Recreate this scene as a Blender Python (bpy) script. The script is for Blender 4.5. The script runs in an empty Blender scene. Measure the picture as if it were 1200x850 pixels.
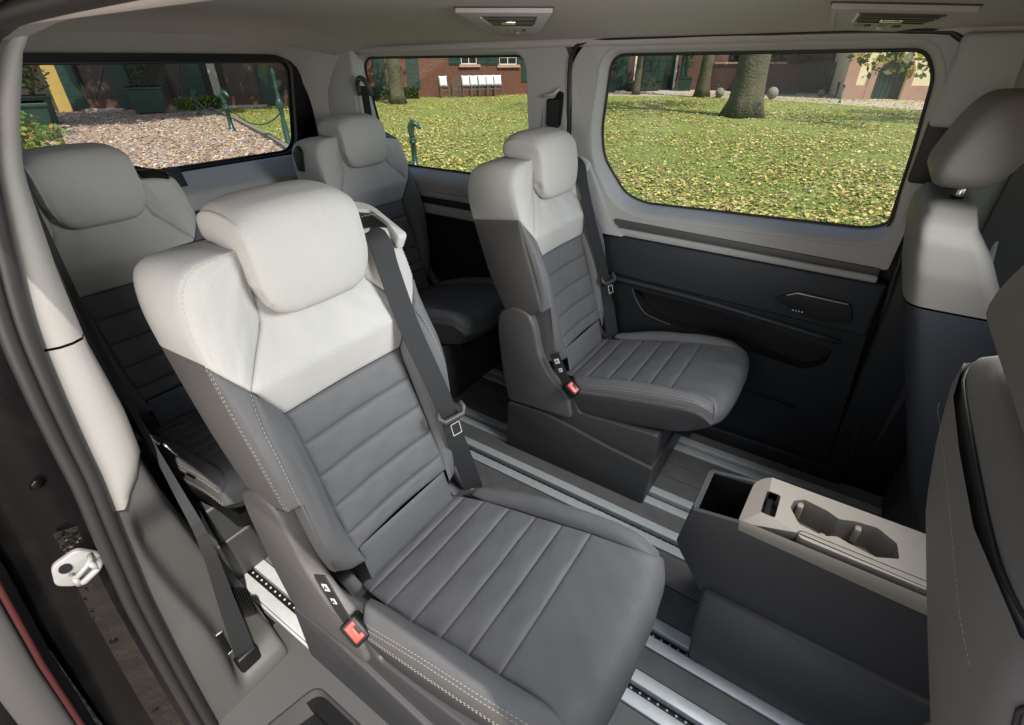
import bpy, bmesh, math, random
import numpy as np
from mathutils import Vector, Matrix
random.seed(7); rng = np.random.default_rng(7)
sc = bpy.context.scene
COL = sc.collection
R = math.radians

# ------------------------------------------------------------------ camera
CAM = np.array([0.696, -0.501, 1.307]); F = 575.48
YAW, PITCH, ROLL = R(124.106), R(31.651), R(-0.433)
fw = np.array([math.cos(PITCH)*math.cos(YAW), math.cos(PITCH)*math.sin(YAW), -math.sin(PITCH)])
rt = np.array([math.sin(YAW), -math.cos(YAW), 0.0]); upv = np.cross(rt, fw)
rt, upv = rt*math.cos(ROLL)+upv*math.sin(ROLL), -rt*math.sin(ROLL)+upv*math.cos(ROLL)
cam = bpy.data.cameras.new('camera'); co = bpy.data.objects.new('camera', cam); COL.objects.link(co)
M = Matrix(((rt[0], upv[0], -fw[0], CAM[0]), (rt[1], upv[1], -fw[1], CAM[1]), (rt[2], upv[2], -fw[2], CAM[2]), (0, 0, 0, 1)))
co.matrix_world = M
cam.sensor_width = 36; cam.lens = F/1200*36; cam.clip_start = 0.02; cam.clip_end = 600
sc.camera = co

# ------------------------------------------------------------------ world, sun, softbox, exposure
SUN_EL, SUN_AZ = R(55), R(-20)      # direction to the sun: azimuth from +X
w = bpy.data.worlds.new('World'); sc.world = w; w.use_nodes = True
nt = w.node_tree; bg = nt.nodes['Background']
sky = nt.nodes.new('ShaderNodeTexSky'); sky.sky_type = 'NISHITA'; sky.sun_disc = False
sky.sun_elevation = SUN_EL; sky.sun_rotation = math.pi/2 - SUN_AZ
sky.air_density = 1.2; sky.dust_density = 1.5
nt.links.new(sky.outputs[0], bg.inputs[0]); bg.inputs[1].default_value = 0.15
sun = bpy.data.lights.new('sun', 'SUN'); sun.energy = 4.6; sun.angle = R(0.5); sun.color = (1, .95, .86)
so = bpy.data.objects.new('sun', sun); COL.objects.link(so)
d = Vector((math.cos(SUN_EL)*math.cos(SUN_AZ), math.cos(SUN_EL)*math.sin(SUN_AZ), math.sin(SUN_EL)))
so.rotation_euler = d.to_track_quat('Z', 'Y').to_euler(); so.location = (10, -5, 20)

def softbox(name, loc, target, size, power, col, spread=180):
    l = bpy.data.lights.new(name, 'AREA'); l.shape = 'DISK'; l.size = size; l.energy = power; l.color = col; l.spread = R(spread)
    o = bpy.data.objects.new(name, l); COL.objects.link(o); o.location = loc
    o.rotation_euler = (Vector(loc)-Vector(target)).to_track_quat('Z', 'Y').to_euler()
softbox('photographers_softbox', (0.26, -0.92, 1.00), (-0.35, 0.10, 0.60), 0.75, 3.6, (1, .91, .81), 125)
softbox('front_strobe', (1.00, 0.47, 1.29), (-0.25, 0.22, 0.50), 0.5, 8.8, (.95, .98, 1.0), 125)

sc.view_settings.view_transform = 'Standard'; sc.view_settings.look = 'None'
sc.view_settings.exposure = 0.35; sc.view_settings.gamma = 1; sc.view_settings.use_curve_mapping = False
sc.cycles.max_bounces = 8; sc.cycles.transparent_max_bounces = 16; sc.cycles.use_denoising = True
sc.cycles.sample_clamp_indirect = 6

# ------------------------------------------------------------------ helpers
def ray(px, py): return fw + rt*(px-600)/F - upv*(py-425)/F
def at(px, py, ax, val):
    dd = ray(px, py); return CAM + dd*(val-CAM[ax])/dd[ax]
GZ = -0.5
def ground(px, py): return at(px, py, 2, GZ)
def height(P, py):
    """height above ground of a vertical at P whose top projects on row py"""
    lo, hi = -5.0, 40.0
    for _ in range(60):
        m = (lo+hi)/2; D = np.array([P[0], P[1], m])-CAM
        y = 425-F*(D@upv)/(D@fw)
        if y > py: lo = m
        else: hi = m
    return lo-GZ

def srgb(r, g, b):
    f = lambda c: ((c/255+.055)/1.055)**2.4 if c > 10 else c/255/12.92
    return (f(r), f(g), f(b), 1)

def empty(name, loc=(0, 0, 0), rz=0, label=None, cat=None, group=None, parent=None):
    o = bpy.data.objects.new(name, None); COL.objects.link(o); o.location = loc; o.rotation_euler = (0, 0, rz)
    o.empty_display_size = .1
    if parent: o.parent = parent
    tag(o, label, cat, group); return o
def tag(o, label=None, cat=None, group=None, kind=None):
    if label: o['label'] = label
    if cat: o['category'] = cat
    if group: o['group'] = group
    if kind: o['kind'] = kind
    return o

class MB:
    """collects verts and faces into ONE mesh object"""
    def __init__(s): s.v = []; s.f = []; s.n = 0
    def add(s, v, f):
        v = np.asarray(v, float).reshape(-1, 3); s.v.append(v)
        s.f += [tuple(i+s.n for i in q) for q in f]; s.n += len(v); return s
    def box(s, a, b, bev=0):
        x0, y0, z0 = a; x1, y1, z1 = b
        v = [(x0, y0, z0), (x1, y0, z0), (x1, y1, z0), (x0, y1, z0), (x0, y0, z1), (x1, y0, z1), (x1, y1, z1), (x0, y1, z1)]
        return s.add(v, [(3, 2, 1, 0), (4, 5, 6, 7), (0, 1, 5, 4), (1, 2, 6, 5), (2, 3, 7, 6), (3, 0, 4, 7)])
    def grid(s, P, closed_u=False, flip=False):
        nv, nu = P.shape[:2]; f = []
        for j in range(nv-1):
            for i in range(nu if closed_u else nu-1):
                a, b = j*nu+i, j*nu+(i+1) % nu
                q = (a, b, b+nu, a+nu); f.append(q[::-1] if flip else q)
        return s.add(P.reshape(-1, 3), f)
    def tube(s, pts, rad, n=8, caps=True):
        pts = np.asarray(pts, float); m = len(pts)
        rad = np.broadcast_to(np.asarray(rad, float), (m,))
        t = np.gradient(pts, axis=0); t /= np.linalg.norm(t, axis=1)[:, None]+1e-12
        ref = np.array([0, 0, 1.0]) if abs(t[0][2]) < .9 else np.array([1.0, 0, 0])
        P = np.empty((m, n, 3)); a = np.cross(t[0], ref); a /= np.linalg.norm(a)
        for i in range(m):
            a = a-t[i]*(a@t[i]); a /= np.linalg.norm(a); b = np.cross(t[i], a)
            th = np.arange(n)*2*math.pi/n
            P[i] = pts[i]+rad[i]*(np.cos(th)[:, None]*a+np.sin(th)[:, None]*b)
        base = s.n; s.grid(P, closed_u=True)
        if caps: s.f.append(tuple(base+i for i in range(n))[::-1]); s.f.append(tuple(base+(m-1)*n+i for i in range(n)))
        return s
    def strip(s, pts, wid, thick=.0015):
        """flat webbing: pts centre line, wid: width vectors"""
        pts = np.asarray(pts, float); wid = np.asarray(wid, float)
        t = np.gradient(pts, axis=0); nrm = np.cross(t, wid); nrm /= np.linalg.norm(nrm, axis=1)[:, None]
        P = np.stack([pts-wid/2+nrm*thick/2, pts+wid/2+nrm*thick/2, pts+wid/2-nrm*thick/2, pts-wid/2-nrm*thick/2], 1)
        base = s.n; s.grid(P, closed_u=True); m = len(pts)
        s.f.append((base, base+1, base+2, base+3)); s.f.append(tuple(base+(m-1)*4+i for i in (3, 2, 1, 0))); return s
    def lathe(s, prof, n=16, c=(0, 0, 0)):
        prof = np.asarray(prof, float); th = np.arange(n)*2*math.pi/n
        P = np.stack([np.stack([c[0]+r_*np.cos(th), c[1]+r_*np.sin(th), np.full(n, c[2]+z)], 1) for r_, z in prof])
        base = s.n; s.grid(P, closed_u=True)
        s.f.append(tuple(base+i for i in range(n))[::-1]); s.f.append(tuple(base+(len(prof)-1)*n+i for i in range(n))); return s
    def build(s, name, mat, parent=None, smooth=False, bevel=0, auto=None, fix=False):
        me = bpy.data.meshes.new(name); V = np.concatenate(s.v) if s.v else np.zeros((0, 3))
        me.from_pydata(V.tolist(), [], s.f); me.update()
        if fix or bevel:
            bm = bmesh.new(); bm.from_mesh(me)
            bmesh.ops.recalc_face_normals(bm, faces=bm.faces)
            if bevel:
                es = [e for e in bm.edges if len(e.link_faces) == 2 and e.calc_face_angle(0) > .5]
                bmesh.ops.bevel(bm, geom=es, offset=bevel, segments=3, profile=.5, affect='EDGES', clamp_overlap=True)
            bm.to_mesh(me); bm.free()
        if smooth or bevel:
            me.polygons.foreach_set('use_smooth', [True]*len(me.polygons))
            if bevel or auto:
                try: me.set_sharp_from_angle(angle=auto or .7)
                except Exception: pass
        for m in (mat if isinstance(mat, (list, tuple)) else [mat]): me.materials.append(m)
        o = bpy.data.objects.new(name, me); COL.objects.link(o)
        if parent: o.parent = parent
        return o

def spl(pts, n, sharp=False):
    """resample a polyline; Catmull-Rom smoothed unless sharp"""
    p = np.asarray(pts, float)
    if len(p) > 2 and not sharp:
        q = np.vstack([2*p[0]-p[1], p, 2*p[-1]-p[-2]]); out = []
        for i in range(1, len(q)-2):
            t = np.linspace(0, 1, 12, endpoint=False)[:, None]
            a, b, c, d_ = q[i-1], q[i], q[i+1], q[i+2]
            out.append(.5*((2*b)+(-a+c)*t+(2*a-5*b+4*c-d_)*t**2+(-a+3*b-3*c+d_)*t**3))
        p = np.vstack(out+[q[-2][None]])
    L = np.concatenate([[0], np.cumsum(np.linalg.norm(np.diff(p, axis=0), axis=1))])
    s = np.linspace(0, L[-1], n) if np.isscalar(n) else np.asarray(n)*L[-1]
    return np.stack([np.interp(s, L, p[:, k]) for k in range(3)], 1)
def eased(n):
    u = np.linspace(0, 1, n); return .45*u+.55*(.5-.5*np.cos(math.pi*u))

def patch(b, t, l, r, nu, nv, out, bulge=0., pinch=.004, rad=.012, pb=2, edges='lrbt', sharp='', wr=0., seed=0):
    """Coons patch between four 3-D boundary curves, puffed along its normal and pulled in at its seams"""
    u, v = eased(nu), eased(nv)
    B, T = spl(b, u, 'b' in sharp), spl(t, u, 't' in sharp); L, Rr = spl(l, v, 'l' in sharp), spl(r, v, 'r' in sharp)
    U, V = u[None, :, None], v[:, None, None]
    P = (1-V)*B[None]+V*T[None]+(1-U)*L[:, None]+U*Rr[:, None]-((1-U)*(1-V)*B[0]+U*(1-V)*B[-1]+(1-U)*V*T[0]+U*V*T[-1])
    du = np.gradient(P, axis=1); dv = np.gradient(P, axis=0); N = np.cross(du, dv)
    ln = np.linalg.norm(N, axis=2, keepdims=True); bad = ln[..., 0] < 1e-10
    N = N/np.maximum(ln, 1e-10); avg = N.reshape(-1, 3).mean(0); avg /= np.linalg.norm(avg)+1e-9
    N[bad] = avg
    flip = avg@np.asarray(out, float) < 0
    if flip: N = -N
    wu = np.linalg.norm(np.diff(P, axis=1), axis=2).sum(1)[:, None]; wv = np.linalg.norm(np.diff(P, axis=0), axis=2).sum(0)[None, :]
    uu, vv = u[None, :], v[:, None]
    h = bulge*(1-np.abs(2*uu-1)**pb)*(1-np.abs(2*vv-1)**pb)
    D = np.full(h.shape, 1e9)
    if 'l' in edges: D = np.minimum(D, uu*wu)
    if 'r' in edges: D = np.minimum(D, (1-uu)*wu)
    if 'b' in edges: D = np.minimum(D, vv*wv)
    if 't' in edges: D = np.minimum(D, (1-vv)*wv)
    k = np.clip(1-D/rad, 0, 1)
    h = h-pinch*(1-np.sqrt(np.clip(1-k**2, 0, 1)))
    if wr:
        ph = np.random.default_rng(seed).uniform(0, 6.28, 6)
        h = h+wr*(np.sin(uu*17+ph[0])*np.sin(vv*5+ph[1])+.6*np.sin(uu*31+vv*9+ph[2])*np.sin(vv*11+ph[3]))*(1-k)*np.minimum(1, 4*vv*(1-vv)+.2)
    LAST['P'], LAST['N'] = P+N*h[..., None], N
    return P+N*h[..., None], flip
LAST = {}
def along(side, d, lift=.0009):
    """curve on the patch made last, d metres in from one of its sides"""
    P, N = LAST['P'], LAST['N']; Q = P+N*lift
    if side in 'rt': Q = Q[:, ::-1] if side == 'r' else Q[::-1]
    if side in 'bt': Q = Q.transpose(1, 0, 2)
    out = []
    for row in Q:
        L = np.concatenate([[0], np.cumsum(np.linalg.norm(np.diff(row, axis=0), axis=1))]); dd = min(d, L[-1]*.45)
        out.append([np.interp(dd, L, row[:, k]) for k in range(3)])
    return [tuple(q) for q in out]
def mir(pts): return [(x, -y, z) for x, y, z in pts]

def extrude_poly(mb, poly, y0, y1, axis=1):
    """prism: poly in (x,z) extruded along y (axis=1), in (x,y) along z (axis=2), in (y,z) along x (axis=0)"""
    n = len(poly)
    def p3(a, b, c): return (a, c, b) if axis == 1 else (a, b, c) if axis == 2 else (c, a, b)
    v = [p3(a, b, y0) for a, b in poly]+[p3(a, b, y1) for a, b in poly]
    f = [tuple(range(n))[::-1], tuple(range(n, 2*n))]+[(i, (i+1) % n, n+(i+1) % n, n+i) for i in range(n)]
    mb.add(v, f); return mb
def rrect(x0, z0, x1, z1, r, n=6):
    """rounded rectangle loop; r one radius or (bl, br, tr, tl)"""
    rs = (r,)*4 if np.isscalar(r) else r; out = []
    for (cx, cz, a0, q) in ((x0+rs[0], z0+rs[0], 180, rs[0]), (x1-rs[1], z0+rs[1], 270, rs[1]), (x1-rs[2], z1-rs[2], 0, rs[2]), (x0+rs[3], z1-rs[3], 90, rs[3])):
        for k in range(n+1):
            a = R(a0+90*k/n); out.append((cx+q*math.cos(a), cz+q*math.sin(a)))
    return out
def round_poly(pts, r, n=5):
    p = [np.array(q, float) for q in pts]; out = []
    rs = [r]*len(p) if np.isscalar(r) else r
    for i in range(len(p)):
        a, b, c = p[i-1], p[i], p[(i+1) % len(p)]
        d1, d2 = a-b, c-b; l1, l2 = np.linalg.norm(d1), np.linalg.norm(d2); q = min(rs[i], .45*l1, .45*l2)
        s, e = b+d1/l1*q, b+d2/l2*q
        for k in range(n+1):
            t = k/n; out.append(tuple((1-t)**2*s+2*t*(1-t)*b+t*t*e))
    return out
def plate(name, outer, holes, fmap, depth, mat, parent, smooth=False):
    """flat panel with holes, mapped by fmap(u, v, d) to 3-D, d from 0 (front) to depth (back)"""
    bm = bmesh.new()
    es = []
    for lp in [outer]+holes:
        vs = [bm.verts.new((a, b, 0)) for a, b in lp]
        es += [bm.edges.new((vs[i], vs[(i+1) % len(vs)])) for i in range(len(vs))]
    bmesh.ops.triangle_fill(bm, use_beauty=True, use_dissolve=False, edges=es, normal=(0, 0, 1))
    g = bmesh.ops.extrude_face_region(bm, geom=bm.faces[:])
    for v in g['geom']:
        if isinstance(v, bmesh.types.BMVert): v.co.z = 1
    for v in bm.verts: v.co = fmap(v.co.x, v.co.y, v.co.z*depth)
    bmesh.ops.recalc_face_normals(bm, faces=bm.faces)
    me = bpy.data.meshes.new(name); bm.to_mesh(me); bm.free(); me.materials.append(mat)
    o = bpy.data.objects.new(name, me); COL.objects.link(o); o.parent = parent; return o
def loft(mb, loops, cap_first=False, cap_last=False, flip=False):
    P = np.array(loops, float); base = mb.n; n = P.shape[1]
    mb.grid(P, closed_u=True, flip=flip)
    if cap_first: mb.f.append(tuple(base+i for i in range(n)))
    if cap_last: mb.f.append(tuple(base+(len(P)-1)*n+i for i in range(n)))
    return mb
def lerp_tab(z, tab):
    return float(np.interp(z, [a for a, _ in tab], [b for _, b in tab]))

def stitches(mb, curve, step=.0082, ln=.0050, r=.00042, off=(0, 0, 0)):
    p = spl(curve, 400, True); L = np.concatenate([[0], np.cumsum(np.linalg.norm(np.diff(p, axis=0), axis=1))])
    k = int(L[-1]/step)
    for i in range(k):
        s0 = (i+.15)*step; s1 = s0+ln
        a = np.array([np.interp(s0, L, p[:, j]) for j in range(3)])+off; b = np.array([np.interp(s1, L, p[:, j]) for j in range(3)])+off
        mb.tube([a, (a+b)/2, b], [r*.7, r, r*.7], 4, caps=False)

def pm(*grids):
    mb = MB()
    for P, fl in grids: mb.grid(P, flip=fl)
    return mb

def children(o): return [c for c in bpy.data.objects if c.parent == o]
def copy_thing(root, loc):
    r = root.copy(); COL.objects.link(r); r.location = loc
    def rec(a, b):
        for ch in kids.get(a.name, []):
            c = ch.copy(); COL.objects.link(c); c.parent = b; rec(ch, c)
    kids = {}
    for c in list(bpy.data.objects):
        if c.parent: kids.setdefault(c.parent.name, []).append(c)
    rec(root, r); return r

# ------------------------------------------------------------------ materials
def mat(name, base, rough=.5, metal=0., spec=.5, noise=None, bump=None, coat=0., var=0.):
    m = bpy.data.materials.new(name); m.use_nodes = True; n = m.node_tree.nodes; l = m.node_tree.links
    b = n['Principled BSDF']; b.inputs['Base Color'].default_value = base; b.inputs['Roughness'].default_value = rough
    b.inputs['Metallic'].default_value = metal; b.inputs['Specular IOR Level'].default_value = spec; b.inputs['Coat Weight'].default_value = coat
    tc = n.new('ShaderNodeTexCoord')
    if noise:   # (scale, other colour, low, high)
        tx = n.new('ShaderNodeTexNoise'); tx.inputs['Scale'].default_value = noise[0]; tx.inputs['Detail'].default_value = 5
        rp = n.new('ShaderNodeMapRange'); rp.inputs[1].default_value = noise[2]; rp.inputs[2].default_value = noise[3]
        mx = n.new('ShaderNodeMix'); mx.data_type = 'RGBA'; mx.inputs[6].default_value = base; mx.inputs[7].default_value = noise[1]
        l.new(tc.outputs['Object'], tx.inputs['Vector']); l.new(tx.outputs[0], rp.inputs[0]); l.new(rp.outputs[0], mx.inputs[0]); l.new(mx.outputs[2], b.inputs['Base Color'])
    if bump:    # list of (kind, scale, strength, distance)
        prev = None
        for kind, s, st, di in bump:
            tx = n.new('ShaderNodeTexVoronoi' if kind == 'v' else 'ShaderNodeTexNoise'); tx.inputs['Scale'].default_value = s
            if kind == 'v': tx.feature = 'DISTANCE_TO_EDGE'
            else: tx.inputs['Detail'].default_value = 3
            bp = n.new('ShaderNodeBump'); bp.inputs['Strength'].default_value = st; bp.inputs['Distance'].default_value = di
            l.new(tc.outputs['Object'], tx.inputs['Vector']); l.new(tx.outputs[0], bp.inputs['Height'])
            if prev: l.new(prev.outputs[0], bp.inputs['Normal'])
            prev = bp
        l.new(prev.outputs[0], b.inputs['Normal'])
    if var:     # roughness variation
        tx = n.new('ShaderNodeTexNoise'); tx.inputs['Scale'].default_value = 9; tx.inputs['Detail'].default_value = 6
        rp = n.new('ShaderNodeMapRange'); rp.inputs[3].default_value = rough-var; rp.inputs[4].default_value = rough+var
        l.new(tc.outputs['Object'], tx.inputs['Vector']); l.new(tx.outputs[0], rp.inputs[0]); l.new(rp.outputs[0], b.inputs['Roughness'])
    return m
LG = [('v', 230, .45, .0016), ('n', 45, .22, .003), ('n', 160, .15, .001)]
m_light = mat('light_leather', (.47, .457, .436, 1), .62, spec=.28, noise=(6, (.43, .418, .398, 1), .3, .7), bump=LG, var=.06)
m_dark = mat('dark_leather', (.122, .122, .1245, 1), .60, spec=.32, noise=(7, (.107, .107, .109, 1), .3, .7), bump=LG, var=.07)
m_head = m_light
m_backd = mat('seat_side_vinyl', (.10, .094, .090, 1), .5, bump=LG, var=.06)
m_thread = mat('thread', (.50, .485, .455, 1), .8)
m_plas = mat('dark_plastic', (.052, .051, .052, 1), .48, bump=[('n', 700, .2, .0006)], var=.06)
m_plas2 = mat('grey_plastic', (.078, .075, .074, 1), .48, bump=[('n', 700, .2, .0006)], var=.06)
m_black = mat('black_plastic', (.007, .007, .0075, 1), .45, spec=.35, bump=[('n', 500, .15, .0006)])
m_belt = mat('belt_webbing', (.015, .0155, .017, 1), .75, bump=[('n', 900, .5, .0008)])
m_red = mat('red_button', (.75, .05, .03, 1), .35)
m_chrome = mat('chrome', (.75, .75, .76, 1), .16, 1)
m_alu = mat('brushed_aluminium', (.66, .68, .68, 1), .42, .25, noise=(40, (.58, .60, .60, 1), .3, .7), var=.08)
m_floor = mat('floor_panel', (.145, .141, .136, 1), .5, noise=(16, (.112, .109, .105, 1), .42, .75), bump=[('n', 260, .3, .001)])
m_rubber = mat('rubber_seal', (.018, .0165, .017, 1), .5, bump=[('n', 120, .15, .001)])
m_paint = mat('black_car_paint', (.003, .003, .0034, 1), .28, spec=.22, noise=(14, (.008, .007, .006, 1), .5, .8), bump=[('n', 6, .25, .01)], var=.08)
m_trimw = mat('light_trim', (.27, .26, .25, 1), .6, spec=.35, bump=[('n', 500, .3, .0008)], noise=(5, (.25, .241, .231, 1), .3, .7))
m_trimg = mat('mid_grey_trim', (.42, .42, .415, 1), .55, bump=[('n', 600, .2, .0006)], noise=(5, (.39, .388, .382, 1), .3, .7))
m_door_shaded = mat('door_trim_shaded', (.0125, .014, .0165, 1), .5, spec=.3, bump=[('n', 600, .2, .0006)], var=.06)  # door trim darkened: shade behind the seats is painted into the base colour
m_door = mat('door_dark_trim', (.026, .030, .038, 1), .5, spec=.35, bump=[('n', 600, .2, .0006)], var=.06)
m_head_l = mat('headliner_fabric', (.48, .445, .425, 1), .95, bump=[('n', 900, .5, .001)], noise=(120, (.45, .417, .398, 1), .3, .7))
m_tan = mat('console_trim', (.33, .288, .238, 1), .5, bump=[('n', 600, .2, .0006)], noise=(6, (.30, .262, .217, 1), .3, .7))
m_tand = mat('cup_holder_lining', (.17, .150, .126, 1), .55, bump=[('n', 600, .2, .0006)])
m_seatb = mat('front_seat_cover', (.185, .173, .158, 1), .6, spec=.3, bump=[('v', 420, .3, .0006), ('n', 120, .1, .0008)], noise=(6, (.168, .157, .143, 1), .3, .7), var=.06)
m_lamp = mat('white_mark', (.7, .7, .68, 1), .5)

def glass_mat(name, tint, refl=.04):
    m = bpy.data.materials.new(name); m.use_nodes = True; n = m.node_tree.nodes; l = m.node_tree.links
    n.remove(n['Principled BSDF']); o = n['Material Output']
    t = n.new('ShaderNodeBsdfTransparent'); t.inputs[0].default_value = tint
    g = n.new('ShaderNodeBsdfGlossy'); g.inputs['Roughness'].default_value = .02
    lw = n.new('ShaderNodeLayerWeight'); lw.inputs[0].default_value = .5; pw = n.new('ShaderNodeMath'); pw.operation = 'POWER'; pw.inputs[1].default_value = 4; l.new(lw.outputs['Facing'], pw.inputs[0]); fr = n.new('ShaderNodeMath'); fr.operation = 'MULTIPLY_ADD'; fr.inputs[1].default_value = .4; fr.inputs[2].default_value = .03; l.new(pw.outputs[0], fr.inputs[0])
    mx = n.new('ShaderNodeMixShader'); l.new(fr.outputs[0], mx.inputs[0]); l.new(t.outputs[0], mx.inputs[1]); l.new(g.outputs[0], mx.inputs[2]); l.new(mx.outputs[0], o.inputs[0]); return m
m_glass = glass_mat('window_glass', (.95, .965, .95, 1))
m_glass_r = glass_mat('tailgate_glass', (.93, .94, .93, 1))
# ------------------------------------------------------------------ van body
van = empty('van', (0, 0, 0), 0, 'interior of a passenger van with dark headliner, grey door trim and railed floor', 'van')
CY = .473
# floor boards and rails
rails = [-.171, .163, .317, .629, .786, 1.112]
RW = .043; SL = .0115
edges_ = [-.212]
gaps = []
lo = -.205
for i, r_ in enumerate(rails):
    gaps.append((lo, r_-RW-.001)); lo = r_+RW+.001
gaps.append((lo, 1.225))
nb = [1, 3, 1, 2, 1, 3, 1]
for (a, b), k in zip(gaps, nb):
    if b-a < .01: continue
    for j in range(k):
        y0 = a+(b-a)*j/k+.002; y1 = a+(b-a)*(j+1)/k-.002
        mb = MB(); extrude_poly(mb, [(y0, -.03), (y1, -.03), (y1, -.0022), (y1-.002, 0), (y0+.002, 0), (y0, -.0022)], -1.55, 2.3, axis=0)
        mb.build('floor_board', m_floor, van)
mb = MB(); mb.box((-1.6, -.30, -.06), (2.3, 1.32, -.0305)); mb.build('underfloor', m_black, van)
for r_ in rails:
    rail = empty('floor_rail', (0, r_, 0), parent=van)
    for s in (-1, 1):
        mb = MB(); a, b = sorted((s*SL, s*RW))
        inner = (-1 if s < 0 else 1)
        pr = [(a, -.028), (b, -.028), (b, .0035), (a, .0035)]
        extrude_poly(mb, pr, -1.55, 2.3, axis=0)
        mb.build('rail_flange', m_alu, rail, bevel=.0012)
    mb = MB(); mb.box((-1.55, -SL, -.028), (2.3, SL, -.018)); mb.build('rail_slot', m_black, rail)
    mb = MB()
    for k in range(170):
        x = -1.5+k*.0225; mb.lathe([(.0032, 0), (.0032, .002), (.0018, .0026)], 7, (x, .0035, -.018))
    o = mb.build('slot_stud', m_alu, rail); tag(o, kind='stuff')
# entrance sill with a recessed step
mb = MB(); mb.box((-.9, -.214, -.03), (2.0, -.207, .004)); mb.box((-.9, -.2205, -.03), (2.0, -.2145, -.002)); mb.build('sill_edging', m_alu, van)
so_ = [(-.28, -.455), (1.6, -.455), (1.6, -.2215), (-.28, -.2215)]
hole = round_poly([(-.085, -.415), (.9, -.415), (.9, -.262), (-.055, -.262)], .03)
plate('entrance_sill', so_, [hole], lambda a, b, d_: (a, b, -.004-d_), .03, m_plas2, van)
mb = MB(); H0 = [(a, b, -.004) for a, b in hole]; c0 = np.mean(np.array(hole), 0)
H1 = [(a+(.022 if a < c0[0] else -.022), b+(.018 if b < c0[1] else -.018), -.085) for a, b in hole]
loft(mb, [H0, [(p[0]*.0+q[0]*1.0, p[1]*.0+q[1], -.012) for p, q in zip(H0, H0)], H1], cap_last=True); mb.build('step_well', m_plas2, van, True, fix=True, auto=.9)

# ---- far side wall
def yw(z): return lerp_tab(z, [(-.1, 1.225), (.5, 1.235), (.80, 1.243), (1.0, 1.235), (1.34, 1.198), (1.5, 1.15)])
def wmap(a, b, d_): return (a, yw(b)+d_, b)
# sliding door
door = empty('sliding_door', (0, 0, 0), parent=van)
win = round_poly([(-.085, 1.322), (-.118, 1.10), (-.112, 1.00), (-.02, .872), (.06, .845), (.76, .862), (.815, .885), (.800, 1.10), (.782, 1.27), (.745, 1.325)], [.05, .02, .05, .05, .05, .06, .06, .02, .05, .05], 6)
def grow(loop, k):
    c_ = np.mean(np.array(loop), 0); out = []
    n = len(loop)
    for i in range(n):
        a, b = np.array(loop[i-1]), np.array(loop[(i+1) % n]); t = b-a; t = t/(np.linalg.norm(t)+1e-9)
        nn = np.array([t[1], -t[0]])
        if (np.array(loop[i])-c_)@nn < 0: nn = -nn
        out.append(tuple(np.array(loop[i])+nn*k))
    return out
def gy(z): return 1.335-.19*(z-.85)      # glass plane
hole = [(a, b-.012*max(0, min(1, (1.0-b)/.12))) for a, b in grow(win, .020)]
outer = round_poly([(-.205, .80), (.845, .775), (.85, 1.0), (.83, 1.30), (.79, 1.352), (-.16, 1.352), (-.205, 1.30)], [.01, .01, .02, .06, .06, .05, .05])
plate('door_upper_trim', outer, [hole], wmap, .05, m_trimg, door)
mb = MB()
A = [wmap(a, b, 0) for a, b in hole]; Bq = [(a*.5+c*.5, yw(b)*.75+gy(d_)*.25+.004*0, b*.4+d_*.6) for (a, b), (c, d_) in zip(hole, win)]
Cq = [(c, gy(d_)-.004, d_) for c, d_ in win]
A0 = [(p[0], p[1]+.004, p[2]) for p in A]
loft(mb, [A0, [(a*.85+c*.15, yw(b)*.96+gy(d_)*.04, b*.85+d_*.15) for (a, b), (c, d_) in zip(hole, win)], Bq, Cq]); mb.build('window_surround', m_trimg, door, True, fix=True)
mb = MB(); w2 = grow(win, -.008); loft(mb, [[(c, gy(d_)-.0045, d_) for c, d_ in win], [(c, gy(d_)-.009, d_) for c, d_ in grow(win, -.003)], [(c, gy(d_)-.003, d_) for c, d_ in w2]]); mb.build('window_gasket', m_rubber, door, True)
plate('window_pane', grow(win, .002), [], lambda a, b, d_: (a, gy(b)+d_, b), .004, m_glass, door)
# belt line strips
def belt_poly(z0a, z0b, z1a, z1b, x0, x1, yo, dep, name, m_, bev=.004):
    mb = MB(); v = []
    for (x, za, zb) in ((x0, z0a, z1a), (x1, z0b, z1b)):
        v += [(x, yo(za), za), (x, yo(zb), zb), (x, yo(zb)+dep, zb), (x, yo(za)+dep, za)]
    mb.add(v, [(0, 1, 2, 3), (7, 6, 5, 4), (0, 4, 5, 1), (1, 5, 6, 2), (2, 6, 7, 3), (3, 7, 4, 0)]); return mb.build(name, m_, door, bevel=bev)
belt_poly(.772, .757, .801, .778, -.015, .828, lambda z: yw(z)-.005, .03, 'belt_inlay', m_plas2, .003)
belt_poly(.745, .735, .771, .756, -.02, .83, lambda z: yw(z)-.014, .04, 'armrest_rail', m_trimg, .006)
belt_poly(.595, .56, .744, .734, -.20, .86, lambda z: yw(z)-.006-.012*math.sin(max(0, min(1, (z-.56)/.18))*math.pi), .05, 'padded_panel', m_door, .012)
# lower door panel with storage pocket
lowp = [(-.205, .05), (.90, .05), (.86, .56), (.86, .60), (-.205, .60)]
pocket = round_poly([(.085, .545), (.155, .455), (.24, .435), (.735, .395), (.785, .44), (.79, .495), (.45, .535)], [.02, .04, .03, .03, .03, .02, .05], 5)
plate('door_lower_panel', lowp, [pocket], wmap, .05, m_door_shaded, door)
mb = MB(); loft(mb, [[wmap(a, b, 0) for a, b in pocket], [wmap(a, b, .055) for a, b in grow(pocket, .004)]], cap_last=True); mb.build('storage_pocket', m_black, door, fix=True)
mb = MB(); pts = [wmap(a, b, -.002) for a, b in [(.088, .545), (.11, .505), (.150, .460), (.20, .445), (.26, .436)]]; mb.tube(spl(pts, 24), .0020, 6); mb.build('pocket_edge', m_plas2, door, True)
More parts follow.
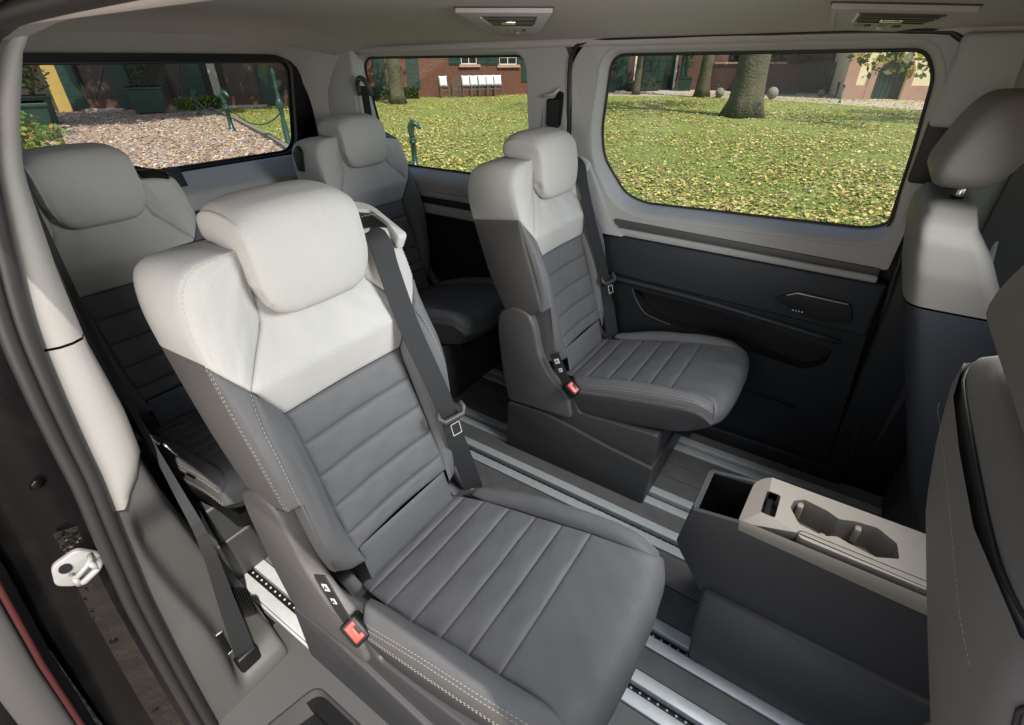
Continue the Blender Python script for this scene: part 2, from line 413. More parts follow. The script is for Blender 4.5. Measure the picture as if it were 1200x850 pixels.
# arm rest edge under padded panel
mb = MB(); mb.tube(spl([wmap(-.19, .575, .0), wmap(.3, .565, -.006), wmap(.80, .525, -.002)], 16), .010, 8); mb.build('panel_edge', m_door, door, True)
# handle recess + speaker grille badge
rec = round_poly([(.575, .628), (.640, .664), (.79, .660), (.81, .60), (.70, .585)], .015)
mb = MB(); extrude_poly(mb, rec, yw(.62)-.0195, yw(.62)+.01); mb.build('handle_recess', m_door_shaded, door, bevel=.003)
mb = MB(); mb.tube([(.612, yw(.65)-.023, .650), (.640, yw(.66)-.024, .665), (.782, yw(.66)-.024, .661)], .0022, 6); mb.build('handle_trim', m_alu, door, True)
mb = MB()
for k in range(4): mb.box((.640+.009*k, yw(.6)-.0215, .603), (.640+.009*k+.005, yw(.6)-.0190, .6065))
mb.build('speaker_badge', m_alu, door)
mb = MB(); mb.tube([wmap(.20, .27, -.003), wmap(.75, .245, -.003)], .004, 6); mb.build('lower_crease', m_door_shaded, door, True)
mb = MB(); extrude_poly(mb, [(-.22, -.02), (.97, -.02), (.93, .06), (-.22, .06)], 1.205, 1.33); mb.build('door_sill_trim', m_door_shaded, van, bevel=.008)
# fixed rear side wall with quarter window
qwin = rrect(-1.27, .870, -.405, 1.322, (.06, .05, .05, .06))
qh = [(a, b-.036*max(0, min(1, (1.0-b)/.12))) for a, b in grow(qwin, .018)]
plate('rear_side_trim', [(-1.60, .79), (-.225, .79), (-.205, 1.30), (-.24, 1.352), (-1.60, 1.352)], [qh], wmap, .05, m_trimg, van)
mb = MB(); loft(mb, [[(a, yw(b)+.003, b) for a, b in qh], [(a*.85+c*.15, yw(b)*.96+gy(d_)*.04, b*.85+d_*.15) for (a, b), (c, d_) in zip(qh, qwin)], [(a*.5+c*.5, yw(b)*.7+gy(d_)*.3, b*.4+d_*.6) for (a, b), (c, d_) in zip(qh, qwin)], [(c, gy(d_)-.004, d_) for c, d_ in qwin]]); mb.build('quarter_window_surround', m_trimg, van, True, fix=True)
qw = empty('quarter_window', parent=van)
mb = MB(); loft(mb, [[(c, gy(d_)-.0045, d_) for c, d_ in qwin], [(c, gy(d_)-.009, d_) for c, d_ in grow(qwin, -.003)], [(c, gy(d_)-.003, d_) for c, d_ in grow(qwin, -.008)]]); mb.build('window_gasket', m_rubber, qw, True)
plate('window_pane', grow(qwin, .002), [], lambda a, b, d_: (a, gy(b)+d_, b), .004, m_glass, qw)
mb = MB(); extrude_poly(mb, [(-1.60, -.02), (-.225, -.02), (-.225, .80), (-1.60, .80)], 1.243, 1.30); mb.build('rear_side_panel', m_door_shaded, van)
for (z0, z1, dy, m_) in ((.765, .789, .012, m_trimg), (.735, .763, .004, m_door), (.69, .733, .014, m_trimg)):
    mb = MB(); mb.box((-1.5, 1.243-dy, z0), (-.23, 1.26, z1)); mb.build('side_moulding', m_, van, bevel=.006)
mb = MB(); mb.box((-.27, 1.262, -.02), (-.15, 1.31, 1.37)); mb.build('pillar_backing', m_black, van)
# pillar between the two windows: belt reel slot and belt
mb = MB(); extrude_poly(mb, rrect(-.325, 1.08, -.225, 1.235, (.02, .02, .03, .03)), yw(1.15)-.004, yw(1.15)+.004); bs = mb.build('belt_bezel', m_trimg, van, bevel=.003)
mb = MB(); extrude_poly(mb, round_poly([(-.305, 1.10), (-.245, 1.10), (-.235, 1.21), (-.262, 1.215), (-.27, 1.19), (-.305, 1.19)], .012), yw(1.15)-.010, yw(1.15)-.004); mb.build('belt_slot', m_black, bs, bevel=.002)
mb = MB(); mb.tube(spl([(-.312, yw(1.19)-.012, 1.195), (-.295, yw(1.19)-.02, 1.20), (-.268, yw(1.2)-.02, 1.205), (-.250, yw(1.2)-.012, 1.222)], 14), .006, 8); mb.build('belt_roller', m_trimg, bs, True)
mb = MB(); mb.strip([(-.272, yw(1.15)-.014, 1.185), (-.276, yw(1.1)-.016, 1.10), (-.28, yw(1.0)-.018, .98), (-.28, 1.215, .80), (-.29, 1.215, .5)], [(.045, 0, 0)]*5, .002); mb.build('pillar_belt', m_belt, bs)
# rear (D) pillar belt guide
mb = MB(); mb.tube(spl([(-1.235, 1.17, 1.18), (-1.225, 1.155, 1.225), (-1.195, 1.150, 1.245), (-1.165, 1.155, 1.225), (-1.160, 1.17, 1.18)], 16), .011, 8); dg = mb.build('belt_guide', m_plas, van, True)
mb = MB(); mb.strip([(-1.195, 1.165, 1.215), (-1.19, 1.16, 1.15), (-1.18, 1.16, 1.0), (-1.16, 1.19, .75)], [(.046, 0, 0)]*4, .002); mb.build('belt_strap', m_belt, dg)
# door seam + rubber
mb = MB(); mb.tube(spl([(-.215, yw(.3)-.002, .3), (-.217, yw(.7)-.003, .7), (-.217, yw(1.0)-.003, 1.0), (-.214, yw(1.28)-.003, 1.28), (-.19, 1.195, 1.335), (-.13, 1.193, 1.356), (.3, 1.193, 1.358), (.74, 1.193, 1.358), (.81, 1.196, 1.335), (.842, 1.2, 1.29), (.862, yw(1.0)-.003, 1.0), (.872, yw(.7)-.003, .7), (.96, yw(.1)-.003, .1)], 70), .0075, 8); mb.build('door_seal', m_rubber, van, True)
# brace behind the far seat: diagonal trim wedge seen beside it
mb = MB(); extrude_poly(mb, round_poly([(-.205, .95), (-.13, .99), (-.02, .79), (.04, .745), (-.205, .745)], .015), 1.215, 1.25); mb.build('pillar_wedge', m_trimg, van, bevel=.006)

# ---- far B-pillar and front side wall
mb = MB(); extrude_poly(mb, [(.868, .80), (1.06, .80), (.99, 1.352), (.80, 1.352), (.868, 1.26)], 1.215, 1.30); mb.build('pillar_trim', m_trimg, van, bevel=.012)
mb = MB(); extrude_poly(mb, [(.90, -.02), (1.14, -.02), (1.06, .797), (.869, .797)], 1.222, 1.30); mb.build('lower_pillar_trim', m_door_shaded, van, bevel=.012)
mb = MB(); extrude_poly(mb, [(.82, -.05), (1.2, -.05), (1.0, 1.35), (.80, 1.352)], 1.302, 1.36); mb.build('pillar_backing', m_black, van)
mb = MB(); extrude_poly(mb, [(.80, 1.16), (.93, 1.16), (.92, 1.352), (.80, 1.352)], 1.160, 1.222); mb.build('pillar_cap', m_trimg, van, bevel=.012)
mb = MB(); extrude_poly(mb, round_poly([(.803, 1.03), (.885, 1.03), (.875, 1.185), (.800, 1.185)], .01), 1.168, 1.216); bslot = mb.build('belt_height_slot', m_black, van, bevel=.003)
mb = MB(); mb.strip([(.875, 1.165, 1.19), (.885, 1.16, 1.0), (.93, 1.19, .86), (.96, 1.21, .80)], [(.046, .004, 0)]*4, .002); mb.build('pillar_belt', m_belt, bslot)
fw_ = round_poly([(1.12, .86), (2.05, .86), (1.75, 1.27), (1.10, 1.30)], .05)
plate('front_side_trim', [(1.00, -.02), (2.3, -.02), (2.3, .86), (1.85, 1.352), (1.0, 1.352)], [fw_], wmap, .05, m_plas, van)
plate('front_window_pane', grow(fw_, .002), [], lambda a, b, d_: (a, yw(b)+.03+d_, b), .004, m_glass, van)
# dashboard and lower front
mb = MB(); extrude_poly(mb, round_poly([(1.75, .10), (1.75, .60), (1.95, .86), (2.3, .86), (2.3, .10)], .04), -.30, 1.24); mb.build('dashboard', m_plas, van, bevel=.02)

# ---- headliner
def zc(y):
    t = (y-CY)/.76; return 1.352+.075*(1-abs(t)**2.6)
def ceil_grid(x0, x1, z_off=0, nx=30, ny=40, y0=-.285, y1=1.215):
    xs = np.linspace(x0, x1, nx); ys = np.linspace(y0, y1, ny)
    P = np.empty((ny, nx, 3))
    for j, y in enumerate(ys):
        for i, x in enumerate(xs):
            e = max(0, (-1.05-x)/.30); P[j, i] = (x, y, zc(y)+z_off-.045*e*e-.03*max(0, (x-1.3)/.6)**2)
    return P
mb = MB(); mb.grid(ceil_grid(-1.34, 1.9), flip=True); mb.build('headliner', m_head_l, van, True)
mb = MB(); mb.grid(ceil_grid(-1.62, 1.9, .05, y0=-.42, y1=1.36)); mb.build('roof_skin', m_paint, van, True)
# cove mouldings along both sides
for (y_, sg) in ((1.203, 1), (-.272, -1)):
    mb = MB(); mb.tube(spl([(-1.3, y_-sg*.004, 1.345), (0, y_-sg*.004, 1.356), (1.2, y_-sg*.004, 1.356), (1.75, y_-sg*.02, 1.33)], 30), .014, 8); mb.build('headliner_edge', m_head_l, van, True)

def overhead(NL, FL, FR, NR):
    """low plastic unit with vent, buttons and lamp under the headliner"""
    c_ = empty('overhead_console', parent=van); NL, FL, FR, NR = [np.array(q, float) for q in (NL, FL, FR, NR)]
    def pt(s, t, drop): q = (1-t)*((1-s)*NL+s*NR)+t*((1-s)*FL+s*FR); return (q[0], q[1], zc(q[1])-drop)
    def slab(name, m_, s0, s1, t0, t1, d0, d1, parent=c_, bev=.002, cut=0.):
        st = [(s0, t0), (s1, t0), (s1, t1-cut), (s1-cut*.8, t1), (s0+cut*.8, t1), (s0, t1-cut)] if cut else [(s0, t0), (s1, t0), (s1, t1), (s0, t1)]
        n = len(st); mb = MB(); mb.add([pt(a, b, d0) for a, b in st]+[pt(a, b, d1) for a, b in st], [tuple(range(n)), tuple(range(2*n-1, n-1, -1))]+[(i, n+i, n+(i+1) % n, (i+1) % n) for i in range(n)]); return mb.build(name, m_, parent, bevel=bev)
    slab('console_rim', m_plas, -.012, 1.012, -.012, 1.012, -.004, .003, cut=.2)
    slab('console_body', m_head_l, 0, 1, 0, 1, -.004, .013, cut=.2)
    v_ = slab('vent_frame', m_plas2, .22, .86, .12, .50, .010, .0165)
    for k in range(4): slab('vent_slat', m_black if k % 2 else m_plas, .25, .83, .16+.085*k, .20+.085*k, .014, .0205, v_, .001)
    slab('vent_tab', m_chrome, .42, .60, .27, .33, .016, .024, v_); slab('vent_edge', m_alu, .20, .225, .14, .50, .010, .019, v_)
    for k, s0 in enumerate((.26, .36, .52, .66)): slab('button', m_plas if k % 2 else m_trimw, s0, s0+.07, .64, .72, .010, .018)
    slab('reading_lamp', m_lamp, .54, .60, .78, .84, .010, .0165); slab('console_edge', m_trimg, .02, .05, .15, .80, .012, .0165)
overhead((-.285, .70), (-.432, 1.085), (-.285, 1.105), (-.055, .80))
overhead((.545, .93), (.535, 1.125), (.69, 1.162), (.80, 1.02))
# sun visor seam at far front
mb = MB(); mb.tube([(.905, 1.10, 1.377), (.92, .95, 1.40), (.93, .80, 1.418)], .004, 6); mb.build('headliner_joint', m_black, van, True)

# ---- tailgate
def tgx(z): return -1.60+.16*(z-.95)/.37*.6
tg = empty('tailgate', parent=van)
tw = rrect(-.13, .935, 1.055, 1.312, (.05, .07, .05, .05))
tout = [(-.30, .0), (1.25, .0), (1.25, 1.36), (1.20, 1.40), (-.26, 1.40), (-.30, 1.36)]
def tmap(a, b, d_): return (tgx(b)-d_, a, b)
plate('tailgate_frame', tout, [tw], tmap, .05, m_black, tg)
plate('window_pane', grow(tw, .002), [], lambda a, b, d_: (tgx(b)-.035-d_, a, b), .004, m_glass_r, tg)
mb = MB(); loft(mb, [[(tgx(b)-.034, a, b) for a, b in tw], [(tgx(b)-.028, a, b) for a, b in grow(tw, -.006)], [(tgx(b)-.034, a, b) for a, b in grow(tw, -.010)]]); mb.build('window_gasket', m_rubber, tg, True)
# lower trim ledge
mb = MB(); extrude_poly(mb, round_poly([(-1.60, .928), (-1.575, .928), (-1.47, .865), (-1.455, .80), (-1.60, .80)], .012), -.28, 1.15); mb.build('window_ledge', m_trimg, tg, bevel=.006)
mb = MB(); extrude_poly(mb, round_poly([(-1.60, .80), (-1.505, .795), (-1.50, .05), (-1.60, .05)], .01), -.28, 1.22); mb.build('lower_trim', m_door, tg, bevel=.008)
mb = MB(); extrude_poly(mb, round_poly([(-1.59, .955), (-1.535, .955), (-1.505, .88), (-1.50, .82), (-1.59, .82)], .012), .30, .47); mb.build('wiper_cover', m_door, tg, bevel=.008)
# header and corner pillars round the tailgate
arch = [(1.13, .80), (1.13, 1.10), (1.105, 1.22), (1.06, 1.29), (.98, 1.322), (.85, 1.33), (.0, 1.33), (-.08, 1.32), (-.15, 1.28), (-.18, 1.1), (-.18, .8)]
P0 = spl([(-1.53, a, b) for a, b in arch], 60); 
P1 = spl([(-1.44, a+(.05 if a > .5 else -.05)*min(1, abs(a-CY)/.6), b+.012*max(0, (b-1.15)/.17)) for a, b in arch], 60)
P2 = spl([(-1.32, a+(.10 if a > .5 else -.10)*min(1, abs(a-CY)/.6), min(b+.05*max(0, (b-1.1)/.2), zc(a)-.012)) for a, b in arch], 60)
mb = MB(); mb.grid(np.array([P0, P1, P2])); mb.build('tailgate_surround', m_head_l, van, True)
mb = MB(); extrude_poly(mb, [(-1.46, .80), (-1.28, .80), (-1.26, 1.20), (-1.25, 1.352), (-1.46, 1.352)], 1.165, 1.24); mb.build('pillar_trim', m_trimg, van, bevel=.014)
mb = MB(); mb.box((-1.56, -.30, -.01), (-1.20, 1.24, .002)); mb.build('load_floor', m_black, van)

# ---- near side: C-pillar trim, seal, jamb, striker
ns = lambda z: lerp_tab(z, [(-.05, -.450), (.2, -.436), (.447, -.420), (.648, -.398), (.72, -.389), (.877, -.378), (.962, -.370), (1.022, -.362), (1.11, -.343), (1.19, -.324), (1.27, -.300), (1.325, -.272), (1.345, -.25)])
nx = lambda z: lerp_tab(z, [(-.05, -.17), (.1, -.19), (.3, -.21), (.8, -.22), (1.2, -.20), (1.33, -.16)])
zs = np.linspace(.645, 1.335, 26)
inn_y = lambda z: lerp_tab(z, [(.60, -.375), (.645, -.375), (.68, -.345), (.72, -.325), (.80, -.318), (.93, -.322), (1.05, -.315), (1.18, -.300), (1.24, -.284), (1.32, -.254), (1.345, -.235)])
def pillar_rows(zs, iy, front=.012, back=-1.2):
    rows_ = []
    for z in zs:
        y0, y1, x0 = ns(z)+.004, iy(z), nx(z)
        mid = (y0+y1)/2
        rows_.append([(x0-.01, y0-.012, z), (x0+front*.4, y0, z), (x0+front, y0*.6+y1*.4, z), (x0+front*.6, y1-.006, z), (x0-.012, y1+.004, z), (x0-.08, y1+.016, z), (x0-.25, y1+.03, z), (x0-.25, y1-.05, z)])
    return np.array(rows_)
def smooth_rows(P, n):
    return np.array([spl([tuple(q) for q in row], n) for row in P])
zlo = np.linspace(.955, 1.345, 16); zhi = np.linspace(.640, .951, 16)
for zz in (zhi, zlo):
    mb = MB(); mb.grid(smooth_rows(pillar_rows(zz, inn_y), 26)); mb.build('pillar_trim', m_trimw, van, True, fix=True)
inl = lambda z: lerp_tab(z, [(-.02, -.262), (.06, -.255), (.20, -.275), (.40, -.305), (.55, -.320), (.64, -.330), (.73, -.332)])
P = smooth_rows(pillar_rows(np.linspace(-.02, .73, 46), inl, .004)-np.array([.004, 0, 0]), 64)
ss = lambda t: np.clip(t, 0, 1)**2*(3-2*np.clip(t, 0, 1))
P[..., 0] -= .045*ss((P[..., 1]-(-.385+.012*np.sin(P[..., 2]*9)))/.022)*ss((.64-P[..., 2])/.12)*ss((P[..., 2]-.012)/.05)
mb = MB(); mb.grid(P); mb.build('lower_pillar_trim', m_plas2, van, True, fix=True)
# near wall behind the pillar
mb = MB(); extrude_poly(mb, [(-1.6, -.02), (-.40, -.02), (-.40, .86), (-1.6, .86)], -.345, -.30); mb.build('near_side_panel', m_door, van)
nq = rrect(-1.30, .90, -.62, 1.28, .06)
plate('near_side_trim', [(-1.6, .862), (-.40, .862), (-.40, 1.352), (-1.6, 1.352)], [nq], lambda a, b, d_: (a, -(yw(b)-CY)+CY-.045-d_+.04, b), .04, m_trimg, van)
plate('near_window_pane', grow(nq, .002), [], lambda a, b, d_: (a, -(yw(b)-CY)+CY-.04-d_, b), .004, m_glass, van)
# belt anchor recess and belt at the pillar foot
mb = MB(); mb.strip(spl([(-.335, -.276, 1.14), (-.352, -.279, .88), (-.352, -.277, .69), (-.265, -.292, .575), (-.210, -.302, .46), (-.212, -.318, .25), (-.212, -.330, .085)], 40), np.concatenate([np.tile((.003, .010, 0), (18, 1)), np.linspace((.003, .010, 0), (.010, .042, 0), 22)]), .002); nb_ = mb.build('seat_belt', m_belt, van)
mb = MB(); mb.box((-.226, -.356, .03), (-.200, -.304, .085)); mb.build('belt_anchor', m_black, nb_, bevel=.008)
mb = MB(); mb.tube([(-.352, -.278, .672), (-.338, -.268, .640)], .004, 6); mb.tube([(-.335, -.262, .638), (-.325, -.25, .60)], .003, 6); mb.build('belt_tongue', m_chrome, nb_, True)
for k in range(7):
    mb = MB(); mb.box((-.252, -.296+.0052*k, .155-.004*k), (-.236, -.2935+.0052*k, .265-.006*k)); mb.build('vent_fin', m_black, van)
for k in range(5):
    mb = MB(); mb.box((-.232, -.362, .105+k*.016), (-.226, -.348, .112+k*.016)); mb.build('clip_rib', m_black, van)
mb = MB(); mb.tube(spl([(-.230, -.346, .10), (-.229, -.366, .10), (-.228, -.370, .14), (-.228, -.366, .18), (-.229, -.346, .18)], 16), .0022, 6); mb.build('clip_frame', m_trimg, van, True)
# near B-pillar and closed front door, behind the camera's right shoulder
mb = MB(); extrude_poly(mb, [(1.10, -.1), (1.26, -.1), (1.22, .8), (1.14, 1.36), (1.02, 1.36), (1.06, .8)], -.42, -.33); mb.build('near_pillar', m_trimg, van, bevel=.01)
nfw = round_poly([(1.30, .86), (2.15, .86), (1.80, 1.27), (1.24, 1.29)], .05)
plate('near_front_door', [(1.265, -.25), (2.4, -.25), (2.4, .86), (1.9, 1.36), (1.16, 1.36), (1.23, .8)], [nfw], lambda a, b, d_: (a, -(yw(b)-CY)+CY-.08-d_, b), .06, m_paint, van)
plate('near_front_window', grow(nfw, .002), [], lambda a, b, d_: (a, -(yw(b)-CY)+CY-.11-d_, b), .004, m_glass, van)
# rubber seal: one thick lip and a thin one
def sealpt(z, dy=0, dx=0): return (nx(z)+.010+dx, ns(z)-.012+dy, z)
zz = list(np.linspace(-.25, 1.28, 40))
mb = MB(); c1 = [sealpt(z) for z in zz]+[(-.12, -.290, 1.335), (.0, -.282, 1.352), (.5, -.28, 1.362), (1.0, -.28, 1.362)]
mb.tube(spl(c1, 120), .0115, 10); mb.build('door_seal', m_rubber, van, True)
mb = MB(); c2 = [sealpt(z, -.019, .002) for z in zz]+[(-.12, -.310, 1.345), (.0, -.30, 1.366)]
mb.tube(spl(c2, 100), .010, 10); mb.build('door_seal', m_rubber, van, True)
# roof rail above the near door
mb = MB(); mb.grid(np.array([spl([(-.5, -.245, 1.325), (-.22, -.275, 1.320), (-.10, -.262, 1.343), (.0, -.258, 1.347), (.5, -.255, 1.350), (1.2, -.255, 1.352)], 30), spl([(-.5, -.22, 1.330), (-.22, -.245, 1.329), (-.10, -.232, 1.345), (.0, -.228, 1.350), (.5, -.225, 1.353), (1.2, -.225, 1.355)], 30)])); mb.build('roof_rail_trim', m_trimw, van, True)
# painted jamb
jz = np.linspace(-.30, 1.30, 30); rows_ = []
for z in jz:
    y0 = ns(z)-.022; x0 = nx(z)-.01; yo = ns(z)-.115-.02*(1 if z < .8 else 0)
    rows_.append([(x0, y0, z), (x0-.012, y0-.012, z), (x0-.05, y0-.03, z), (x0-.062, y0-.07, z), (x0-.066, yo, z), (x0-.11, yo-.012, z), (x0-1.4, yo-.016, z)])
mb = MB(); mb.grid(np.array(rows_)); jamb = mb.build('door_jamb', m_paint, van, True, fix=True)
for z in (.10, .33, .72):
    mb = MB(); mb.lathe([(.010, 0), (.008, .003), (.004, .0045)], 10); o = mb.build('spot_weld', m_paint, jamb, True); o.rotation_euler = (0, R(90), 0); o.location = (nx(z)-.058, ns(z)-.066, z)
m_paintb = mat('jamb_flange_paint', (.005, .0045, .0042, 1), .14, spec=.55, noise=(18, (.012, .009, .007, 1), .4, .7), bump=[('n', 22, .8, .02), ('n', 90, .3, .004)])
mb = MB(); mb.grid(np.array([[(nx(z)-.040, ns(z)-.034, z), (nx(z)-.046, ns(z)-.048, z), (nx(z)-.052, ns(z)-.060, z), (nx(z)-.060, ns(z)-.074-.02*max(0, .6-z), z)] for z in np.linspace(-.2, .62, 22)])); mb.build('jamb_flange', m_paintb, jamb, True)
# striker
stp = empty('door_striker', (-.245, -.478, .560), parent=van); stp.rotation_euler = (R(4), R(-6), R(-14))
m_whitep = mat('striker_white', (.25, .247, .24, 1), .4)
mb = MB(); extrude_poly(mb, round_poly([(-.034, -.012), (-.012, -.034), (.026, -.028), (.040, .002), (.018, .034), (-.022, .026)], .010), 0, .012, axis=0); mb.build('striker_plate', m_whitep, stp, bevel=.003)
mb = MB(); mb.lathe([(.009, 0), (.009, .003), (.004, .003)], 14); o = mb.build('striker_screw', m_black, stp); o.rotation_euler = (0, R(90), 0); o.location = (.012, -.008, .012)
mb = MB(); mb.tube([(.008, -.006, -.020), (.026, -.004, -.020), (.030, .004, -.019), (.032, .026, -.008), (.028, .032, -.005), (.010, .034, -.005)], .0055, 8); mb.tube([(.008, -.008, -.006), (.026, -.006, -.005), (.030, .002, -.003), (.032, .020, .009), (.028, .026, .012), (.010, .028, .012)], .0045, 8); mb.tube([(.029, -.004, -.020), (.029, -.004, -.004)], .005, 6); mb.tube([(.031, .028, -.007), (.031, .024, .010)], .005, 6); mb.build('striker_loop', m_whitep, stp, True)
# opened near sliding door, slid back along the outside
od = empty('opened_sliding_door', parent=van)
m_redrub = mat('red_weatherstrip', (.05, .004, .005, 1), .7)
def strip_rows(pts_y, zs_, xf):
    return np.array([[(xf(z)+dx, y+.0*z, z) for dx, y in pts_y(z)] for z in zs_])
oz = np.linspace(-.35, .95, 20)
curve = lambda z: lerp_tab(z, [(-.35, -.66), (.15, -.612), (.40, -.590), (.64, -.560), (.95, -.555)])
mb = MB(); mb.grid(np.array([[(-.26, curve(z)-.004, z), (-.25, curve(z)-.012, z), (-.25, curve(z)-.055, z), (-.262, curve(z)-.062, z), (-1.3, curve(z)-.064, z)] for z in oz])); mb.build('door_inner_trim', m_plas2, od, True, fix=True)
mb = MB(); mb.tube([(-.252, curve(z)+.003, z) for z in oz], .0045, 8); mb.build('weatherstrip', m_redrub, od, True)
mb = MB(); mb.grid(np.array([[(-.258, curve(z)+.006, z), (-.27, curve(z)+.020, z), (-.9, curve(z)+.022, z), (-1.3, curve(z)+.02, z)] for z in oz])); mb.build('door_inner_panel', m_black, od, True, fix=True)
mb = MB(); loft(mb, [[(-.262, curve(z)+.001, z), (-.28, curve(z)+.017, z), (-1.3, curve(z)+.017, z), (-1.3, curve(z)-.165, z), (-.30, curve(z)-.162, z), (-.265, curve(z)-.14, z), (-.252, curve(z)-.11, z), (-.256, curve(z)-.064, z)] for z in oz], True, True); mb.build('door_outer_skin', m_paint, od, True, fix=True, auto=.6)
# outer skin of the far side, underbody
mb = MB(); extrude_poly(mb, [(-1.62, -.28), (2.4, -.28), (2.4, .80), (-1.62, .80)], 1.36, 1.40); mb.build('outer_skin', m_paint, van)
mb = MB(); mb.box((-1.6, -.44, -.30), (2.4, 1.36, -.07)); mb.build('underbody', m_black, van)

# ------------------------------------------------------------------ console table
con = empty('console', (0, 0, 0), 0, 'beige topped centre console with two cup holders standing on the floor rails', 'console')
y0, y1 = .352, .505
body = round_poly([(.672, .215), (.592, .345), (.606, .452), (1.20, .452), (1.20, .05), (.69, .05)], [.02, .03, .01, .01, .01, .01])
# body as a hollow bin at the rear end
bb = MB()
side = [(.668, .20), (.584, .325), (.600, .452), (.700, .470), (1.25, .470), (1.25, .16), (.70, .16)]
for (ya, yb) in ((y0, y0+.010), (y1-.010, y1)):
    extrude_poly(bb, round_poly(side, [.02, .03, .006, .006, .01, .01, .02]), ya, yb)
bb.build('console_side', m_plas, con, bevel=.004)
mb = MB(); P = [(.668, .20), (.584, .325), (.600, .452)]
mb.add([(a, y, b) for y in (y0+.010, y1-.010) for a, b in P]+[(a+.012, y, b) for y in (y0+.010, y1-.010) for a, b in P], [(0, 1, 4, 3), (1, 2, 5, 4), (6, 9, 10, 7), (7, 10, 11, 8), (2, 8, 11, 5)]); mb.build('rear_panel', m_plas, con, fix=True)
mb = MB(); mb.box((.60, y0+.010, .30), (.74, y1-.010, .31)); mb.box((.735, y0+.010, .31), (.745, y1-.010, .468)); mb.add([(.598, y0+.0112, .33), (.736, y0+.0112, .33), (.736, y0+.0112, .464), (.606, y0+.0112, .448)], [(0, 1, 2, 3)]); mb.add([(.598, y1-.0112, .33), (.736, y1-.0112, .33), (.736, y1-.0112, .464), (.606, y1-.0112, .448)], [(3, 2, 1, 0)]); mb.build('bin_lining', m_black, con)
# foot
mb = MB(); loft(mb, [[(.685, y0-.050, .0), (1.25, y0-.050, .0), (1.25, y1+.05, .0), (.685, y1+.05, .0)], [(.672, y0-.048, .16), (1.25, y0-.048, .16), (1.25, y1+.048, .16), (.672, y1+.048, .16)], [(.668, y0-.012, .225), (1.25, y0-.012, .225), (1.25, y1+.012, .225), (.668, y1+.012, .225)]], cap_first=True, cap_last=True); mb.build('console_foot', m_plas, con, bevel=.012, fix=True)
# top tray
def tmap2(a, b, d_): return (a, b, .487-d_-.02*max(0, .73-a)/.03)
cup = round_poly([(.778, .437), (.800, .398), (.845, .392), (.868, .406), (.895, .398), (.935, .392), (.972, .412), (.968, .452), (.935, .476), (.895, .470), (.868, .458), (.845, .470), (.800, .478), (.782, .462)], .004, 2)
slot = rrect(.728, .388, .756, .462, .005)
drawer = rrect(.800, .360, 1.20, .384, (.012, .002, .002, .012))
tout = round_poly([(.693, y0-.006), (1.25, y0-.006), (1.25, y1+.006), (.700, y1+.006)], [.012, .01, .01, .03])
top = plate('table_top', tout, [cup, slot, drawer], tmap2, .022, m_tan, con)
mb = MB(); mb.grid(np.array([[(.697, y0-.0055, .484), (.9, y0-.0055, .485), (1.25, y0-.0055, .485)], [(.697, y0-.010, .472), (.9, y0-.011, .470), (1.25, y0-.012, .466)], [(.700, y0-.004, .452), (.9, y0-.005, .446), (1.25, y0-.006, .436)]])); mb.build('top_skirt', m_tan, top, True, fix=True)
mb = MB(); loft(mb, [[tmap2(a, b, .001) for a, b in cup], [(a, b, .478) for a, b in grow(cup, -.001)], [(a, b, .425) for a, b in grow(cup, -.004)]], cap_last=True); cu = mb.build('cup_holder', m_tand, con, False, fix=True)
for (x, y, dx, dy) in ((.797, .468, .6, -.6), (.845, .402, 0, .9), (.905, .466, .2, -.9), (.955, .402, -.2, .9)):
    mb = MB(); mb.box((x-.006, y-.008, .440), (x+.006, y+.008, .478)); mb.build('cup_clip', m_tan, cu, bevel=.003)
mb = MB()
for cx in (.822, .920): mb.tube([(cx+.026*math.cos(t), .432+.026*math.sin(t), .4265) for t in np.linspace(0, 2*math.pi, 24)], .0015, 5, caps=False)
mb.build('cup_ring', m_tan, cu, True)
mb = MB(); loft(mb, [[tmap2(a, b, .001) for a, b in slot], [(a, b, .445) for a, b in slot]], cap_last=True); mb.build('phone_slot', m_tand, con, fix=True)
mb = MB(); extrude_poly(mb, rrect(.8022, .3618, 1.20, .3822, (.011, .002, .002, .011)), .462, .4865, axis=2); mb.build('drawer_front', m_tan, con, bevel=.0035)
mb = MB(); mb.box((.99, y0-.004, .456), (1.25, y0+.006, .463)); mb.build('pull_slot', m_tand, con)

